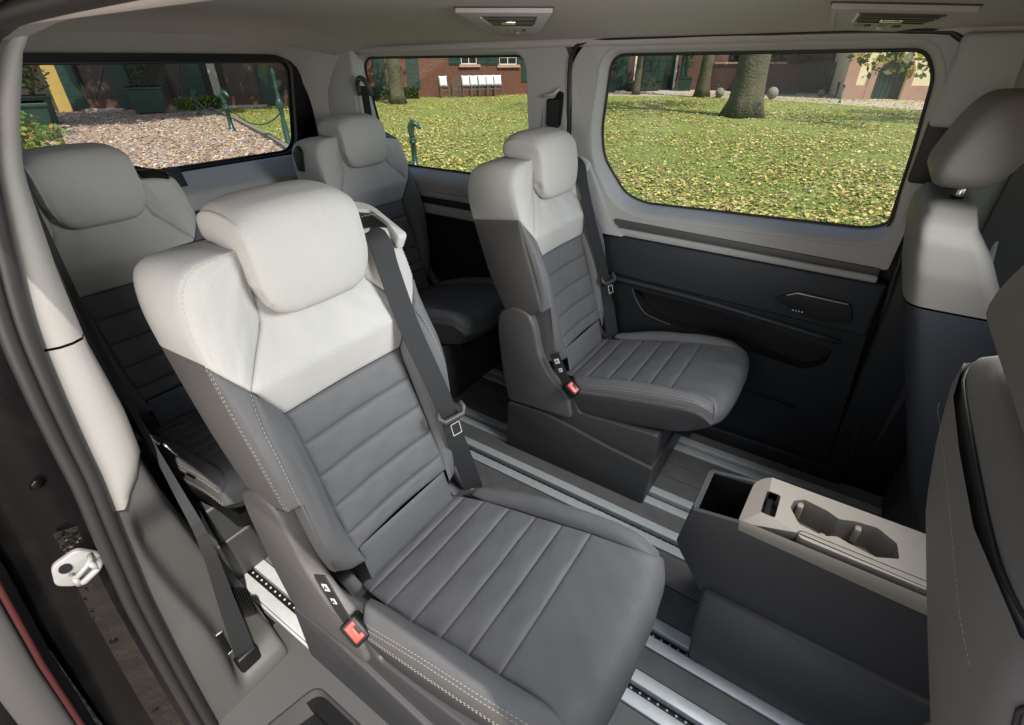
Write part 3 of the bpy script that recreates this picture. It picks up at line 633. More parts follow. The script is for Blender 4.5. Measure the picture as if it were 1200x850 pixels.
# ------------------------------------------------------------------ front seats (seen from behind)
def front_seat(loc, label, cat='car seat'):
    root = empty('front_seat', loc, 0, label, cat, 'front seats')
    HW = .235
    DV = loc[1] > .5
    xr = lambda z: (-.014 if DV else 0)+lerp_tab(z, [(.15, 1.16), (.40, 1.045), (.63, .962), (.80, .898), (.90, .862), (1.0, .838), (1.05, .834), (1.08, .845)])
    wz = lambda z: lerp_tab(z, [(.15, .215), (.6, .228), (.85, .232), (.97, .226), (1.03, .212), (1.06, .19), (1.08, .15)])
    th = lambda z: lerp_tab(z, [(.15, .16), (.5, .18), (.85, .165), (1.0, .12), (1.08, .07)])*(1.16 if DV else 1)
    def sec_(z, k=1.0):
        w_, x, t = wz(z), xr(z), th(z); pts = []
        for a in np.linspace(0, 2*math.pi, 48, endpoint=False):
            c_, s_ = math.cos(a), math.sin(a); e = .3 if DV else .5
            pts.append((x+t/2-t/2*math.copysign(abs(c_)**e, c_)*k, w_*math.copysign(abs(s_)**(.28 if DV else .5), s_)*k, z))
        return pts
    z_split = .905 if loc[1] > .5 else .80
    zu = np.linspace(z_split, 1.083, 22); zl = np.linspace(.16, z_split-.004, 18)
    mb = MB(); loft(mb, [sec_(z) for z in zu]+[sec_(1.088, .6), sec_(1.09, .05)], cap_last=True); mb.build('backrest_cover', m_seatb, root, True, fix=True)
    mb = MB(); loft(mb, [sec_(z) for z in zl], cap_first=True); mb.build('lower_backrest', m_door if loc[1] > .5 else m_seatb, root, True, fix=True)
    # rear panel, set proud with a dark gap round it
    def rp(y, z, o):
        s_ = min(1., abs(y)/wz(z))**2; return (xr(z)+th(z)/2*(1-max(0, 1-s_*s_)**.25)-o, y, z)
    zz = np.linspace(.34, 1.043, 24); lw = lambda z: lerp_tab(z, [(.34, .17), (.6, .185), (.85, .195), (.97, .205), (1.043, .20)])
    mb = MB(); rows_ = []
    for z in zz: rows_.append([rp(-lw(z)-.0015, z, .0), rp(-lw(z), z, .004), rp(-lw(z)+.012, z, .007), rp(-lw(z)*.5, z, .009), rp(0, z, .010), rp(lw(z)*.5, z, .009), rp(lw(z)-.012, z, .007), rp(lw(z), z, .004), rp(lw(z)+.0015, z, .0)])
    mb.grid(np.array(rows_))
    if not DV: mb.build('rear_panel', m_seatb, root, True, fix=True)
    mb = MB(); c_ = [rp(-lw(z)-.003, z, .0005) for z in zz]+[rp(y, 1.046, .0005) for y in np.linspace(-.195, .195, 9)]+[rp(lw(z)+.003, z, .0005) for z in zz[::-1]]
    mb.tube(spl(c_, 110), .0019, 6)
    if loc[1] < .5: mb.build('panel_gap', m_rubber, root, True)
    if loc[1] < .5:
        mb = MB(); stitches(mb, [rp(y, 1.012-.010*(abs(y)/.14)**3, .0105) for y in np.linspace(-.18, .18, 24)], step=.005, ln=.0034, r=.0002)
        o = mb.build('stitching', m_thread, root); tag(o, kind='stuff')
    # headrest
    mb = MB(); loops = []
    for k, y in enumerate(np.linspace(-.135, .135, 25)*(1 if loc[1] > .5 else .88)):
        e = max(0, (abs(y)-.105)/.03); s_ = 1-.35*e**2.2
        q = []
        for a in np.linspace(0, 2*math.pi, 32, endpoint=False):
            c0, s0 = math.cos(a), math.sin(a)
            q.append((.893+.062*math.copysign(abs(c0)**.55, c0)*s_+.028*math.copysign(abs(s0)**.6, s0), y, 1.200+.085*math.copysign(abs(s0)**.6, s0)*s_))
        loops.append(q)
    loft(mb, loops, True, True); mb.build('headrest', m_seatb, root, True, fix=True)
    for y in (-.06, .06): mb = MB(); mb.tube([(.885, y, 1.14), (.878, y, 1.06)], .0065, 8); mb.build('headrest_post', m_chrome, root, True)
    for y in (-.06, .06):
        mb = MB(); mb.lathe([(.016, 1.082), (.016, 1.090), (.012, 1.094), (.007, 1.094)], 14, (.879, y, 0)); mb.build('post_collar', m_black, root, True)
    for o in children(root): o.data.transform(Matrix.Translation((0, 0, -.035)))
    # cushion and base
    mb = MB(); extrude_poly(mb, round_poly([(1.08, .30), (1.62, .33), (1.64, .44), (1.55, .47), (1.15, .42)], .04), -.235, .235); mb.build('seat_cushion', m_seatb, root, bevel=.02)
    mb = MB(); extrude_poly(mb, round_poly([(1.08, .0), (1.50, .0), (1.48, .32), (1.07, .32)], .03), -.22, .22); mb.build('seat_base', m_plas, root, bevel=.01)
    return root
passenger = front_seat((0.016, -.005, 0), 'front seat at the right edge seen from behind, beige back with a curved dark gap')
driver = front_seat((0.0, .955, 0), 'front seat by the far pillar, its upper back beige, its lower back dark')

# ------------------------------------------------------------------ rear seats (four alike)
def build_seat(loc):
    root = empty('rear_seat', loc)
    X, Y, Z = (1, 0, 0), (0, 1, 0), (0, 0, 1)
    # --- seam curves, near side (y < 0); mirrored for the other side
    SO_lo = [(.020, -.224, .618), (-.014, -.227, .737), (-.044, -.229, .824), (-.064, -.231, .900)]
    SO_hi = [(-.064, -.231, .900), (-.083, -.230, .955), (-.094, -.222, 1.000), (-.097, -.203, 1.033), (-.096, -.170, 1.047), (-.094, -.113, 1.050)]
    SB_lo = [(-.112, -.216, .556), (-.185, -.220, .700), (-.245, -.222, .875)]
    SB_hi = [(-.245, -.222, .875), (-.262, -.221, .945), (-.258, -.214, 1.005), (-.240, -.197, 1.033), (-.218, -.162, 1.044), (-.205, -.113, 1.047)]
    ic, st, p = (-.034, -.190, .843), (-.082, -.119, .926), (-.040, -.144, .764)
    diag = [ic, (-.058, -.155, .884), st]
    notch = [st, (-.092, -.111, .955), (-.098, -.108, 1.0), (-.100, -.108, 1.040)]
    gl = [p, (-.018, -.141, .697), (.005, -.142, .628), (.029, -.142, .560), (.054, -.141, .499), (.070, -.138, .462)]
    stit = [ic, (-.006, -.203, .794), (.024, -.206, .724), (.042, -.204, .632)]
    stit_lo = [(.042, -.204, .632), (.052, -.200, .54), (.052, -.188, .43)]
    ictop = [(-.064, -.231, .900), (-.048, -.212, .873), ic]
    ST = []
    for sgn in (-1, 1):
        m = (lambda c: c) if sgn < 0 else mir
        oy = (0, sgn, 0)
        # side cover light: outer side + rounded shoulder
        def lo_(pf):
            P, f = pf
            if sgn > 0: P = P.copy(); z = P[..., 2]; k = np.clip((P[..., 1]-.10)/.03, 0, 1); P[..., 2] = np.where(z > 1.005, z+k*(1.005+(z-1.005)*.35-z), z)
            return P, f
        g1 = patch(m([SO_hi[0], SB_hi[0]]), m([SO_hi[-1], SB_hi[-1]]), m(SO_hi), m(SB_hi), 14, 30, (0, sgn, .7), .010, .003, .008, edges='lb', sharp='bt')
        g2 = patch(m(ictop), m([SO_hi[-1], notch[-1]]), m(SO_hi), m(diag[:-1]+notch), 22, 34, (1, sgn*.4, .2), .014, .004, .010, pb=2.4, edges='lrb', wr=.0012, seed=3); ST.append(along('l', .0065))
        g3 = patch(m([st, (-.14, -.108, .93)]), m([notch[-1], (-.2, -.110, 1.045)]), m(notch), m([(-.14, -.108, .93), (-.2, -.110, 1.045)]), 6, 10, (0, -sgn, 0), 0, .003, .01, edges='l')
        w_ = pm(lo_(g1), lo_(g2), lo_(g3)).build('shoulder_cover', m_light, root, True)
        # dark side
        g = patch(m([SO_lo[0], SB_lo[0]]), m([SO_lo[-1], SB_lo[-1]]), m(SO_lo), m(SB_lo), 16, 26, oy, .008, .003, .008, edges='lbt', sharp='bt'); ST.append(along('l', .0045))
        g4 = patch(m([(.042, -.204, .632), (-.10, -.17, .570)]), m([SO_lo[0], SB_lo[0]]), m([(.042, -.204, .632), SO_lo[0]]), m([(-.10, -.17, .570), SB_lo[0]]), 8, 4, (0, 0, -1), 0, 0, .01, edges='')
        pm(g, g4).build('side_cover', m_backd, root, True)
        g = patch(m([SO_lo[0], (.042, -.204, .632)]), m([SO_lo[-1], (-.048, -.212, .873), ic]), m(SO_lo), m(stit[::-1]), 12, 34, (1, sgn*.3, 0), .009, .0035, .009, edges='lrtb', wr=.0011, seed=5); ST.append(along('l', .0045)); ST.append(along('r', .005))
        pm(g).build('outer_bolster', m_dark, root, True)
        rt_ = gl+[(.082, -.136, .43)]
        g = patch(m([stit_lo[-1], (.068, -.165, .424), (.082, -.136, .43)]), m([(ic[0]-.001, ic[1], ic[2]+.001), ic]), m([*stit_lo[::-1], *stit[::-1][1:]]), m([rt_[-1], *rt_[::-1][1:], ic]), 14, 44, (1, -sgn*.2, 0), .014, .004, .011, edges='lrb', wr=.0011, seed=6)
        g5 = patch(m([(.052, -.188, .43), (-.02, -.185, .40)]), m([(.042, -.204, .632), (-.05, -.19, .632)]), m(stit_lo[::-1]), m([(-.02, -.185, .40), (-.05, -.19, .632)]), 5, 14, (0, sgn, 0), .004, .002, .01, edges='l')
        pm(g, g5).build('inner_bolster', m_dark, root, True)
    # centre upper panel
    le = [p, (-.037, -.168, .803), ic, (-.058, -.155, .884), st, (-.10, -.112, .975), (-.118, -.110, 1.02)]
    g = patch([p, (-.050, 0, .760), mir([p])[0]], [le[-1], mir([le[-1]])[0]], le, mir(le), 40, 34, X, .004, .004, .010, pb=4, sharp='lr', wr=.0016, seed=9)
    tp = patch([le[-1], mir([le[-1]])[0]], [(-.205, -.115, 1.047), (-.205, .115, 1.047)], [le[-1], (-.15, -.112, 1.044), (-.205, -.115, 1.047)], mir([le[-1], (-.15, -.112, 1.044), (-.205, -.115, 1.047)]), 8, 8, (0, 0, 1), 0, 0, .01, edges='')
    pm(g, tp).build('upper_panel', m_light, root, True)
    # pleats
    for i in range(5):
        a, b = gl[i+1], gl[i]
        sag = lambda q, dx=-.010: [q, (q[0]+dx, 0, q[2]-.004), mir([q])[0]]
        g = patch(sag(a), sag(b), [a, b], mir([a, b]), 36, 14, X, .0042, .0042, .010, pb=3, wr=.0011, seed=20+i)
        pm(g).build('back_pleat', m_dark, root, True)
    a, b = (.088, -.134, .372), (.066, -.132, .456)
    pm(patch([a, mir([a])[0]], [b, mir([b])[0]], [a, b], mir([a, b]), 20, 10, X, .003, .003, .01)).build('lower_panel', m_dark, root, True)
    # back shell
    SB = SB_lo+SB_hi[1:]
    g = patch([SB[0], mir([SB[0]])[0]], [SB[-1], mir([SB[-1]])[0]], SB, mir(SB), 12, 24, (-1, 0, 0), .012, .002, .01)
    pm(g).build('back_shell', m_plas2, root, True)
    # dark core, so that nothing shows through the seams
    mb = MB(); loops = []
    for z, xf, hw, xb in ((.36, .045, .12, -.02), (.47, .030, .125, -.05), (.60, -.022, .17, -.09), (.75, -.075, .17, -.17), (.86, -.095, .17, -.215), (.925, -.120, .10, -.225), (1.03, -.135, .10, -.205)):
        loops.append([(xf, -hw*.75, z), (xf, hw*.75, z), (xf-.03, hw, z), (xb, hw, z), (xb, -hw, z), (xf-.03, -hw, z)])
    loft(mb, loops, True, True); mb.build('back_core', m_black, root, fix=True)
    # --- headrest
    sec = [(-.062, .932), (-.052, .945), (-.050, .985), (-.056, 1.04), (-.068, 1.085), (-.088, 1.108), (-.125, 1.118), (-.165, 1.118), (-.196, 1.108), (-.210, 1.085), (-.209, 1.058), (-.196, 1.046), (-.165, 1.043), (-.138, 1.03), (-.120, 1.00), (-.106, .965), (-.094, .94), (-.078, .928)]
    S_ = spl([(x, 0, z) for x, z in sec]+[(sec[0][0], 0, sec[0][1])], 72)[:-1]
    cen = np.array([-.105, 0, 1.035])
    def sect(y, sc_, zlow=0.):
        q = cen+(S_-cen)*np.array([1, 1, 1])
        # shrink towards the skeleton of the inverted L
        sk = np.array([[-.080, 0, min(max(z, .985), 1.075)] if z < 1.04 and x > -.14 else [min(max(x, -.165), -.09), 0, 1.08] for x, _, z in S_])
        q = sk+(S_-sk)*sc_
        q[:, 1] = y; return q
    W = .109; L_ = []
    ys = np.concatenate([[-W-.007*math.cos(k) for k in ()], np.linspace(-W, W, 27)])
    for y in ys:
        e = max(0, (abs(y)-(W-.022))/.022); s_ = 1-.085*(1-math.sqrt(max(0, 1-e*e)))
        d_ = W-abs(y); s_ -= .045*(1-math.sqrt(max(0, 1-max(0, 1-d_/.005)**2)))
        q = sect(y, s_); fr = (1-(y/W)**2)
        q[:, 0] += .010*fr*(S_[:, 0] > -.10); q[:, 2] += .005*fr*(S_[:, 2] > 1.07)
        lift = max(0, (abs(y)-.055)/(W-.055)); low = np.clip((1.0-S_[:, 2])/.07, 0, 1)
        q[:, 2] += .015*lift**2*low; q[:, 1] -= np.sign(y)*.010*lift*low
        up_ = np.clip((S_[:, 2]-1.07)/.04, 0, 1); q[:, 2] -= .010*lift**2*up_
        L_.append(q)
    mb = MB(); loft(mb, L_); mb.build('headrest', m_light, root, True, fix=True)
    hr = [o for o in COL.objects if o.name.startswith('headrest') and o.parent == root][0]
    for end, sg in ((L_[0], -1), (L_[-1], 1)):
        mb = MB(); c0 = np.array([-.105, end[:, 1].mean(), 1.05]); lp = []
        sk = np.array([[-.080, 0, min(max(z, .99), 1.075)] if z < 1.04 and x > -.14 else [min(max(x, -.165), -.09), 0, 1.08] for x, _, z in S_]); sk[:, 1] = end[:, 1]
        for k, dy in ((1.0, -.003), (1.005, .000), (.985, .0025), (.93, .004), (.75, .0055), (.4, .007), (.02, .0075)):
            q = sk+(end-sk)*k; q[:, 1] = end[:, 1]+sg*dy; lp.append(q)
        loft(mb, lp, cap_last=True); o = mb.build('side_panel', m_light, hr, True, fix=True)
    for y in (-.05, .05): mb = MB(); mb.tube([(-.150, y, 1.06), (-.150, y, .96)], .006, 8); mb.build('headrest_post', m_chrome, root, True)
    # --- cushion
    rows = [(.070, -.150, .366), (.104, -.156, .373), (.161, -.163, .387), (.234, -.167, .402), (.307, -.168, .419), (.373, -.169, .434), (.441, -.170, .450)]
    for i in range(6):
        a, b = rows[i], rows[i+1]
        mid = lambda q: [q, (q[0], 0, q[2]-.004), mir([q])[0]]
        g = patch(mid(a), mid(b), [a, b], mir([a, b]), 40, 12, Z, .0036, .0036, .009, pb=3, wr=.0011, seed=40+i)
        pm(g).build('seat_pleat', m_dark, root, True)
    a = rows[-1]
    le = [a, (.53, -.170, .4665), (.572, -.182, .464), (.590, -.204, .440), (.588, -.212, .400)]
    fr = [(.588, -.212, .400), (.606, -.165, .392), (.616, -.09, .388), (.618, 0, .387)]; fr = fr+mir(fr[::-1])[1:]
    g = patch([a, (a[0], 0, a[2]-.003), mir([a])[0]], fr, le, mir(le), 44, 34, (.4, 0, 1), .006, .0045, .012, pb=3, wr=.0020, seed=51)
    pm(g).build('seat_front', m_dark, root, True)
    out_ = [(.140, -.212, .372), (.175, -.217, .388), (.25, -.2175, .412), (.323, -.2175, .431), (.433, -.2175, .454), (.527, -.2135, .466), (.585, -.204, .444)]
    inn = [(.118, -.166, .380), (.161, -.163, .387), (.234, -.167, .402), (.307, -.168, .419), (.373, -.169, .434), (.441, -.170, .450), (.53, -.170, .4665), (.572, -.182, .464)]
    low = [(.138, -.222, .348), (.175, -.2245, .360), (.263, -.226, .383), (.366, -.226, .405), (.455, -.225, .421), (.54, -.221, .428), (.588, -.212, .400)]
    bot = [(.13, -.200, .255), (.22, -.203, .268), (.33, -.203, .292), (.42, -.200, .312), (.50, -.192, .328), (.545, -.165, .334)]
    for sgn in (-1, 1):
        m = (lambda c: c) if sgn < 0 else mir
        g = patch(m(out_), m(inn), m([out_[0], (.122, -.185, .388), inn[0]]), m([out_[-1], inn[-1]]), 40, 16, (0, sgn*.6, 1), .016, .004, .010, pb=2, wr=.0012, seed=60); ST.append(along('b', .006))
        pm(g).build('seat_bolster', m_dark, root, True)
        g = patch(m(low), m(out_), m([low[0], out_[0]]), m([low[-1], out_[-1]]), 36, 8, (0, sgn, 0), .003, .003, .008); ST.append(along('b', .005)); ST.append(along('b', .0115)); ST.append(along('t', .0055))
        pm(g).build('seat_border', m_backd, root, True)
        g = patch(m(bot), m(low), m([bot[0], low[0]]), m([bot[-1], low[-1]]), 30, 10, (0, sgn, -.2), .006, .002, .006, edges='t')
        pm(g).build('seat_pan', m_plas, root, True)
    pan_f = [bot[-1], (.56, -.10, .336), (.562, 0, .336)]; pan_f = pan_f+mir(pan_f[::-1])[1:]
    g = patch(pan_f, fr, [bot[-1], low[-1]], mir([bot[-1], low[-1]]), 24, 8, (1, 0, -.3), .006, .002, .006, edges='t')
    un = patch([(.13, -.2, .255), (.13, .2, .255)], [pan_f[0], pan_f[-1]], bot, mir(bot), 8, 14, (0, 0, -1), 0, 0, .01, edges='')
    pm(g, un).build('seat_pan', m_plas, root, True)
    mb = MB(); mb.box((.09, -.17, .30), (.53, .17, .36)); mb.build('seat_core', m_black, root)
    # --- pedestal
    mb = MB(); extrude_poly(mb, round_poly([(-.127, 0), (.440, 0), (.452, .17), (.30, .185), (.05, .225), (-.118, .215)], .012), -.228, .228)
    ped = mb.build('pedestal', m_plas, root, bevel=.006)
    mb = MB(); extrude_poly(mb, round_poly([(-.115, .20), (.444, .16), (.447, .30), (.17, .275), (.135, .36), (.02, .36), (-.03, .33), (-.135, .34)], .015), -.216, .216)
    mb.build('pedestal_cover', m_plas, root, bevel=.006)
    for sgn in (-1, 1):
        mb = MB(); poly = round_poly([(-.118, .22), (-.145, .36), (-.160, .50), (-.155, .575), (-.095, .612), (-.035, .606), (-.006, .55), (.010, .46), (.055, .385), (.128, .345), (.15, .24)], .028)
        extrude_poly(mb, poly, sgn*.188, sgn*.2265); mb.build('recliner_cover', m_backd, root, bevel=.010)
    # buckle and stalk with printed tags
    s3 = np.array([(.070, -.2275, .485), (.088, -.2285, .450), (.108, -.2290, .412), (.126, -.2280, .382)]); sw = np.array([(.030, .004, .016)]*4); mb = MB(); mb.strip(s3, sw, .003)
    stalk = mb.build('buckle_strap', m_belt, root)
    for k, (t, c2) in enumerate(((.35, .0085), (.75, .0065))):
        c_ = s3[0]+(s3[2]-s3[0])*t+np.array([.0, -.0022, .0008]); ax_ = sw[0]/np.linalg.norm(sw[0]); up_ = (s3[0]-s3[2])/np.linalg.norm(s3[0]-s3[2])
        mb = MB(); mb.add([c_-ax_*c2-up_*c2, c_+ax_*c2-up_*c2, c_+ax_*c2+up_*c2, c_-ax_*c2+up_*c2]+[q+np.array([0, .001, 0]) for q in (c_-ax_*c2-up_*c2, c_+ax_*c2-up_*c2, c_+ax_*c2+up_*c2, c_-ax_*c2+up_*c2)], [(0, 1, 2, 3), (7, 6, 5, 4), (0, 4, 5, 1), (1, 5, 6, 2), (2, 6, 7, 3), (3, 7, 4, 0)]); tg_ = mb.build('warning_tag', m_lamp, stalk)
        mb = MB(); mb.tube([c_-ax_*c2*.5-up_*c2*.4+[0, -.0006, 0], c_+up_*c2*.5+[0, -.0006, 0], c_+ax_*c2*.5-up_*c2*.4+[0, -.0006, 0]], .0011, 4); mb.build('tag_print', m_black, stalk)
    bk = empty('buckle', (.141, -.225, .370), 0, parent=root); bk.rotation_euler = (R(30), R(34), 0)
    mb = MB(); mb.box((-.026, -.018, -.034), (.026, .018, .020)); o = mb.build('buckle_housing', m_black, bk, bevel=.006)
    mb = MB(); extrude_poly(mb, round_poly([(-.0180, .0095), (-.0180, -.0105), (.0180, -.0105), (.0180, .0095), (.0085, .0095), (.0085, .003), (-.0085, .003), (-.0085, .0095)], .0022), .012, .0222, axis=2)
    mb.build('release_button', m_red, bk, bevel=.0018)
    # far buckle pocket / black recliner hinge between back and cushion
    for sgn in (-1, 1):
        mb = MB(); extrude_poly(mb, round_poly([(-.02, .33), (.075, .33), (.08, .355), (.045, .385), (.0, .39)], .010), sgn*.150, sgn*.180); mb.build('hinge_cover', m_black, root, bevel=.004)
    # --- integrated belt on the left shoulder
    cl = [(-.112, .168, 1.008), (-.098, .169, 1.018), (-.082, .170, 1.015), (-.068, .171, 1.000), (-.061, .172, .980), (-.056, .172, .950), (-.034, .170, .885), (-.012, .170, .820), (.014, .171, .740), (.040, .173, .660), (.060, .177, .580), (.074, .182, .500), (.088, .190, .430), (.098, .198, .370), (.098, .203, .330)]
    cl = [(x, y-.017*max(0, min(1, (z-.62)/.2)), z) for x, y, z in cl]
    P = spl(cl, 40); wv = np.tile(np.array([0.012, .046, 0.0]), (40, 1))
    tw = np.linspace(0, 1, 40)[:, None]; wv = np.where(tw > .75, np.array([.030, .034, 0.012]), wv)
    mb = MB(); mb.strip(P, wv, .002); belt = mb.build('belt_strap', m_belt, root, True, auto=.6)
    mb = MB(); mb.add(*[(lambda q: ([q+np.array(o) for o in ((0, -.001, 0), (.0025, -.001, 0), (.0025, -.001, .0012), (0, -.001, .0012))], [(0, 1, 2, 3)]))(np.array([.064, .160, .548]))]) if False else None
    # latch tongue
    tz = np.array([.052, .174, .612])
    t_ = empty('latch_tongue', tuple(tz+np.array([.012, 0, 0])), parent=root); t_.rotation_euler = (0, R(-18), R(-12))
    mb = MB(); mb.tube([(0, -.033, .012), (.004, -.036, -.004), (.008, -.026, -.016), (.008, .026, -.016), (.004, .036, -.004), (0, .033, .012)], [.005, .0065, .0075, .0075, .0065, .005], 8); mb.build('tongue_bar', m_plas, t_, True)
    mb = MB(); 
    for a, b in (((.006, -.012, -.030), (.006, .012, -.030)), ((.006, -.012, -.058), (.006, .012, -.058)), ((.006, -.012, -.030), (.006, -.012, -.058)), ((.006, .012, -.030), (.006, .012, -.058))): mb.tube([a, b], .0011, 4)
    mb.build('printed_mark', m_thread, t_)
    # belt guide loop on the shoulder
    gc = np.array((-.120, .184, 1.026)); ga = np.array((math.cos(.36), 0, -math.sin(.36))); gb = np.array((.12, 1, -.26)); gb /= np.linalg.norm(gb); gn = np.cross(ga, gb)
    def gmap(a, b, d_):
        e = max(0, a-.035)/.03; return tuple(gc+ga*a+gb*b+gn*(.010-d_-.016*e*e))
    plate('belt_guide', round_poly([(-.060, -.046), (-.060, .040), (.066, .040), (.066, .016), (.026, .016), (.012, .019), (-.028, .019), (-.028, -.046)], [.018, .026, .012, .006, .008, .006, .008, .008]), [], gmap, .020, m_light, root)
    mb = MB(); hl = rrect(-.030, -.046, .030, .021, .008); loft(mb, [[gmap(a, b, .008) for a, b in hl], [gmap(a, b, .016) for a, b in hl]], cap_first=True); mb.build('guide_throat', m_black, root, fix=True)
    mb = MB()
    for c_ in ST: stitches(mb, c_)
    o = mb.build('stitching', m_thread, root); tag(o, kind='stuff')
    return root

SG = 'individual seats in the second and third rows'
seatN = build_seat((0, 0, 0)); tag(seatN, 'large light and dark grey leather seat in front, nearest the open side door', 'car seat', SG)
seatF = copy_thing(seatN, (-.038, .954, 0)); tag(seatF, 'grey leather seat beside the far sliding door with its whole cushion and pedestal in view', 'car seat', SG)
seatB = copy_thing(seatN, (-.974, .991, 0)); tag(seatB, 'rear row grey seat in front of the middle window, below the rear pillar', 'car seat', SG)
seatA = copy_thing(seatN, (-.922, .002, 0)); tag(seatA, 'rear row grey seat at the left edge, half hidden behind the large nearest seat', 'car seat', SG)
for s in (seatB, seatA):      # no belt on these backs
    for c in children(s):
        if c.name.split('.')[0] in ('belt_strap', 'latch_tongue', 'belt_guide'):
            for g in children(c): bpy.data.objects.remove(g)
            bpy.data.objects.remove(c)
    sy = 1 if s == seatA else -1
    mb = MB(); extrude_poly(mb, round_poly([(-.215, .93), (-.175, .93), (-.165, 1.0), (-.19, 1.03), (-.225, 1.0)], .012), sy*.224, sy*.240); mb.build('release_loop', m_black, s, bevel=.004)

# ------------------------------------------------------------------ outside
def leafmat(name, cols, rough=.6, trans=.25):
    m = bpy.data.materials.new(name); m.use_nodes = True; n = m.node_tree.nodes; l = m.node_tree.links; b = n['Principled BSDF']
    g = n.new('ShaderNodeNewGeometry'); r_ = n.new('ShaderNodeValToRGB'); r_.color_ramp.interpolation = 'CONSTANT'
    el = r_.color_ramp.elements
    while len(el) < len(cols): el.new(.5)
    acc = 0; tot = sum(wt for _, wt in cols)
    for e, (c_, wt) in zip(el, cols): e.position = acc/tot; e.color = (*c_, 1); acc += wt
    l.new(g.outputs['Random Per Island'], r_.inputs[0]); l.new(r_.outputs[0], b.inputs['Base Color']); b.inputs['Roughness'].default_value = rough
    b.inputs['Subsurface Weight'].default_value = 0
    if trans:
        t = n.new('ShaderNodeBsdfTranslucent'); l.new(r_.outputs[0], t.inputs[0]); mx = n.new('ShaderNodeMixShader'); mx.inputs[0].default_value = trans
        l.new(b.outputs[0], mx.inputs[1]); l.new(t.outputs[0], mx.inputs[2]); l.new(mx.outputs[0], n['Material Output'].inputs[0])
    return m
m_grass = mat('grass', (.145, .225, .030, 1), .8, noise=(14, (.29, .28, .075, 1), .42, .62), bump=[('n', 60, 1, .03), ('n', 9, .5, .05)])
m_gravel = mat('gravel', (.30, .235, .20, 1), .9, noise=(5, (.42, .345, .29, 1), .35, .65), bump=[('v', 30, .9, .02)])
m_path = mat('path_gravel', (.36, .31, .26, 1), .9, noise=(3, (.42, .37, .31, 1), .3, .7))
m_kerb = mat('kerb_stone', (.22, .20, .17, 1), .85, noise=(8, (.15, .14, .12, 1), .3, .7))
m_gpaint = mat('dark_green_paint', (.008, .030, .020, 1), .5, noise=(4, (.011, .038, .025, 1), .3, .7))
m_giron = mat('green_cast_iron', (.010, .045, .032, 1), .35, noise=(30, (.03, .07, .05, 1), .4, .7))
m_bark = mat('bark', (.095, .076, .046, 1), .9, noise=(4, (.055, .062, .028, 1), .35, .65), bump=[('v', 9, .9, .05), ('n', 30, .6, .02)])
m_brick = mat('brick', (.175, .068, .040, 1), .85, noise=(9, (.115, .048, .031, 1), .35, .65))
m_mortar = mat('mortar', (.24, .19, .15, 1), .9)
m_brown = mat('brown_render', (.10, .05, .033, 1), .9, noise=(2, (.07, .038, .026, 1), .3, .7))
m_yellow = mat('yellow_render', (.50, .34, .09, 1), .85, noise=(1.2, (.36, .24, .065, 1), .3, .7))
m_cream = mat('cream_render', (.78, .68, .44, 1), .85, noise=(1.5, (.72, .62, .40, 1), .3, .7))
m_pink = mat('sandstone', (.44, .27, .20, 1), .85, noise=(2, (.38, .23, .165, 1), .3, .7))
m_wdark = mat('window_dark', (.010, .011, .010, 1), .12)
m_wframe = mat('window_frame_white', (.62, .60, .54, 1), .5)
m_wframeb = mat('window_frame_brown', (.045, .03, .021, 1), .5)
m_teak = mat('weathered_wood', (.11, .095, .075, 1), .8, noise=(12, (.075, .065, .05, 1), .3, .7))
m_cush = mat('white_cushion', (.72, .74, .74, 1), .8, noise=(5, (.66, .68, .68, 1), .3, .7))
m_roof = mat('roof_tile', (.10, .045, .03, 1), .85)
m_hedge = leafmat('hedge_leaves', [((.030, .062, .012), 3), ((.05, .085, .016), 2), ((.075, .10, .02), 1)], .6, .15)
m_hedgel = leafmat('light_bush_leaves', [((.10, .17, .03), 3), ((.16, .22, .04), 2), ((.3, .2, .05), 1)], .6, .2)
m_crown = leafmat('crown_leaves', [((.05, .095, .012), 3), ((.13, .16, .02), 2), ((.42, .33, .03), 2), ((.08, .12, .02), 2)], .55, .35)
m_dkcrown = leafmat('dark_leaves', [((.02, .045, .01), 3), ((.03, .06, .012), 2), ((.05, .07, .015), 1)], .55, .2)
m_autumn = leafmat('autumn_leaves', [((.14, .05, .02), 3), ((.22, .10, .03), 2), ((.04, .06, .015), 3)], .6, .2)
m_litter = leafmat('fallen_leaves', [((.43, .38, .085), 5), ((.50, .45, .14), 4), ((.46, .39, .19), 3), ((.31, .21, .09), 2.6), ((.42, .18, .05), .5), ((.21, .12, .06), 1.8), ((.25, .29, .05), 1.4)], .6, 0)
m_litter2 = leafmat('brown_fallen_leaves', [((.40, .22, .12), 4), ((.48, .34, .21), 4), ((.56, .46, .34), 4), ((.27, .14, .08), 3), ((.46, .40, .11), 1.6), ((.36, .11, .06), 1.4), ((.60, .54, .46), 2)], .7, 0)

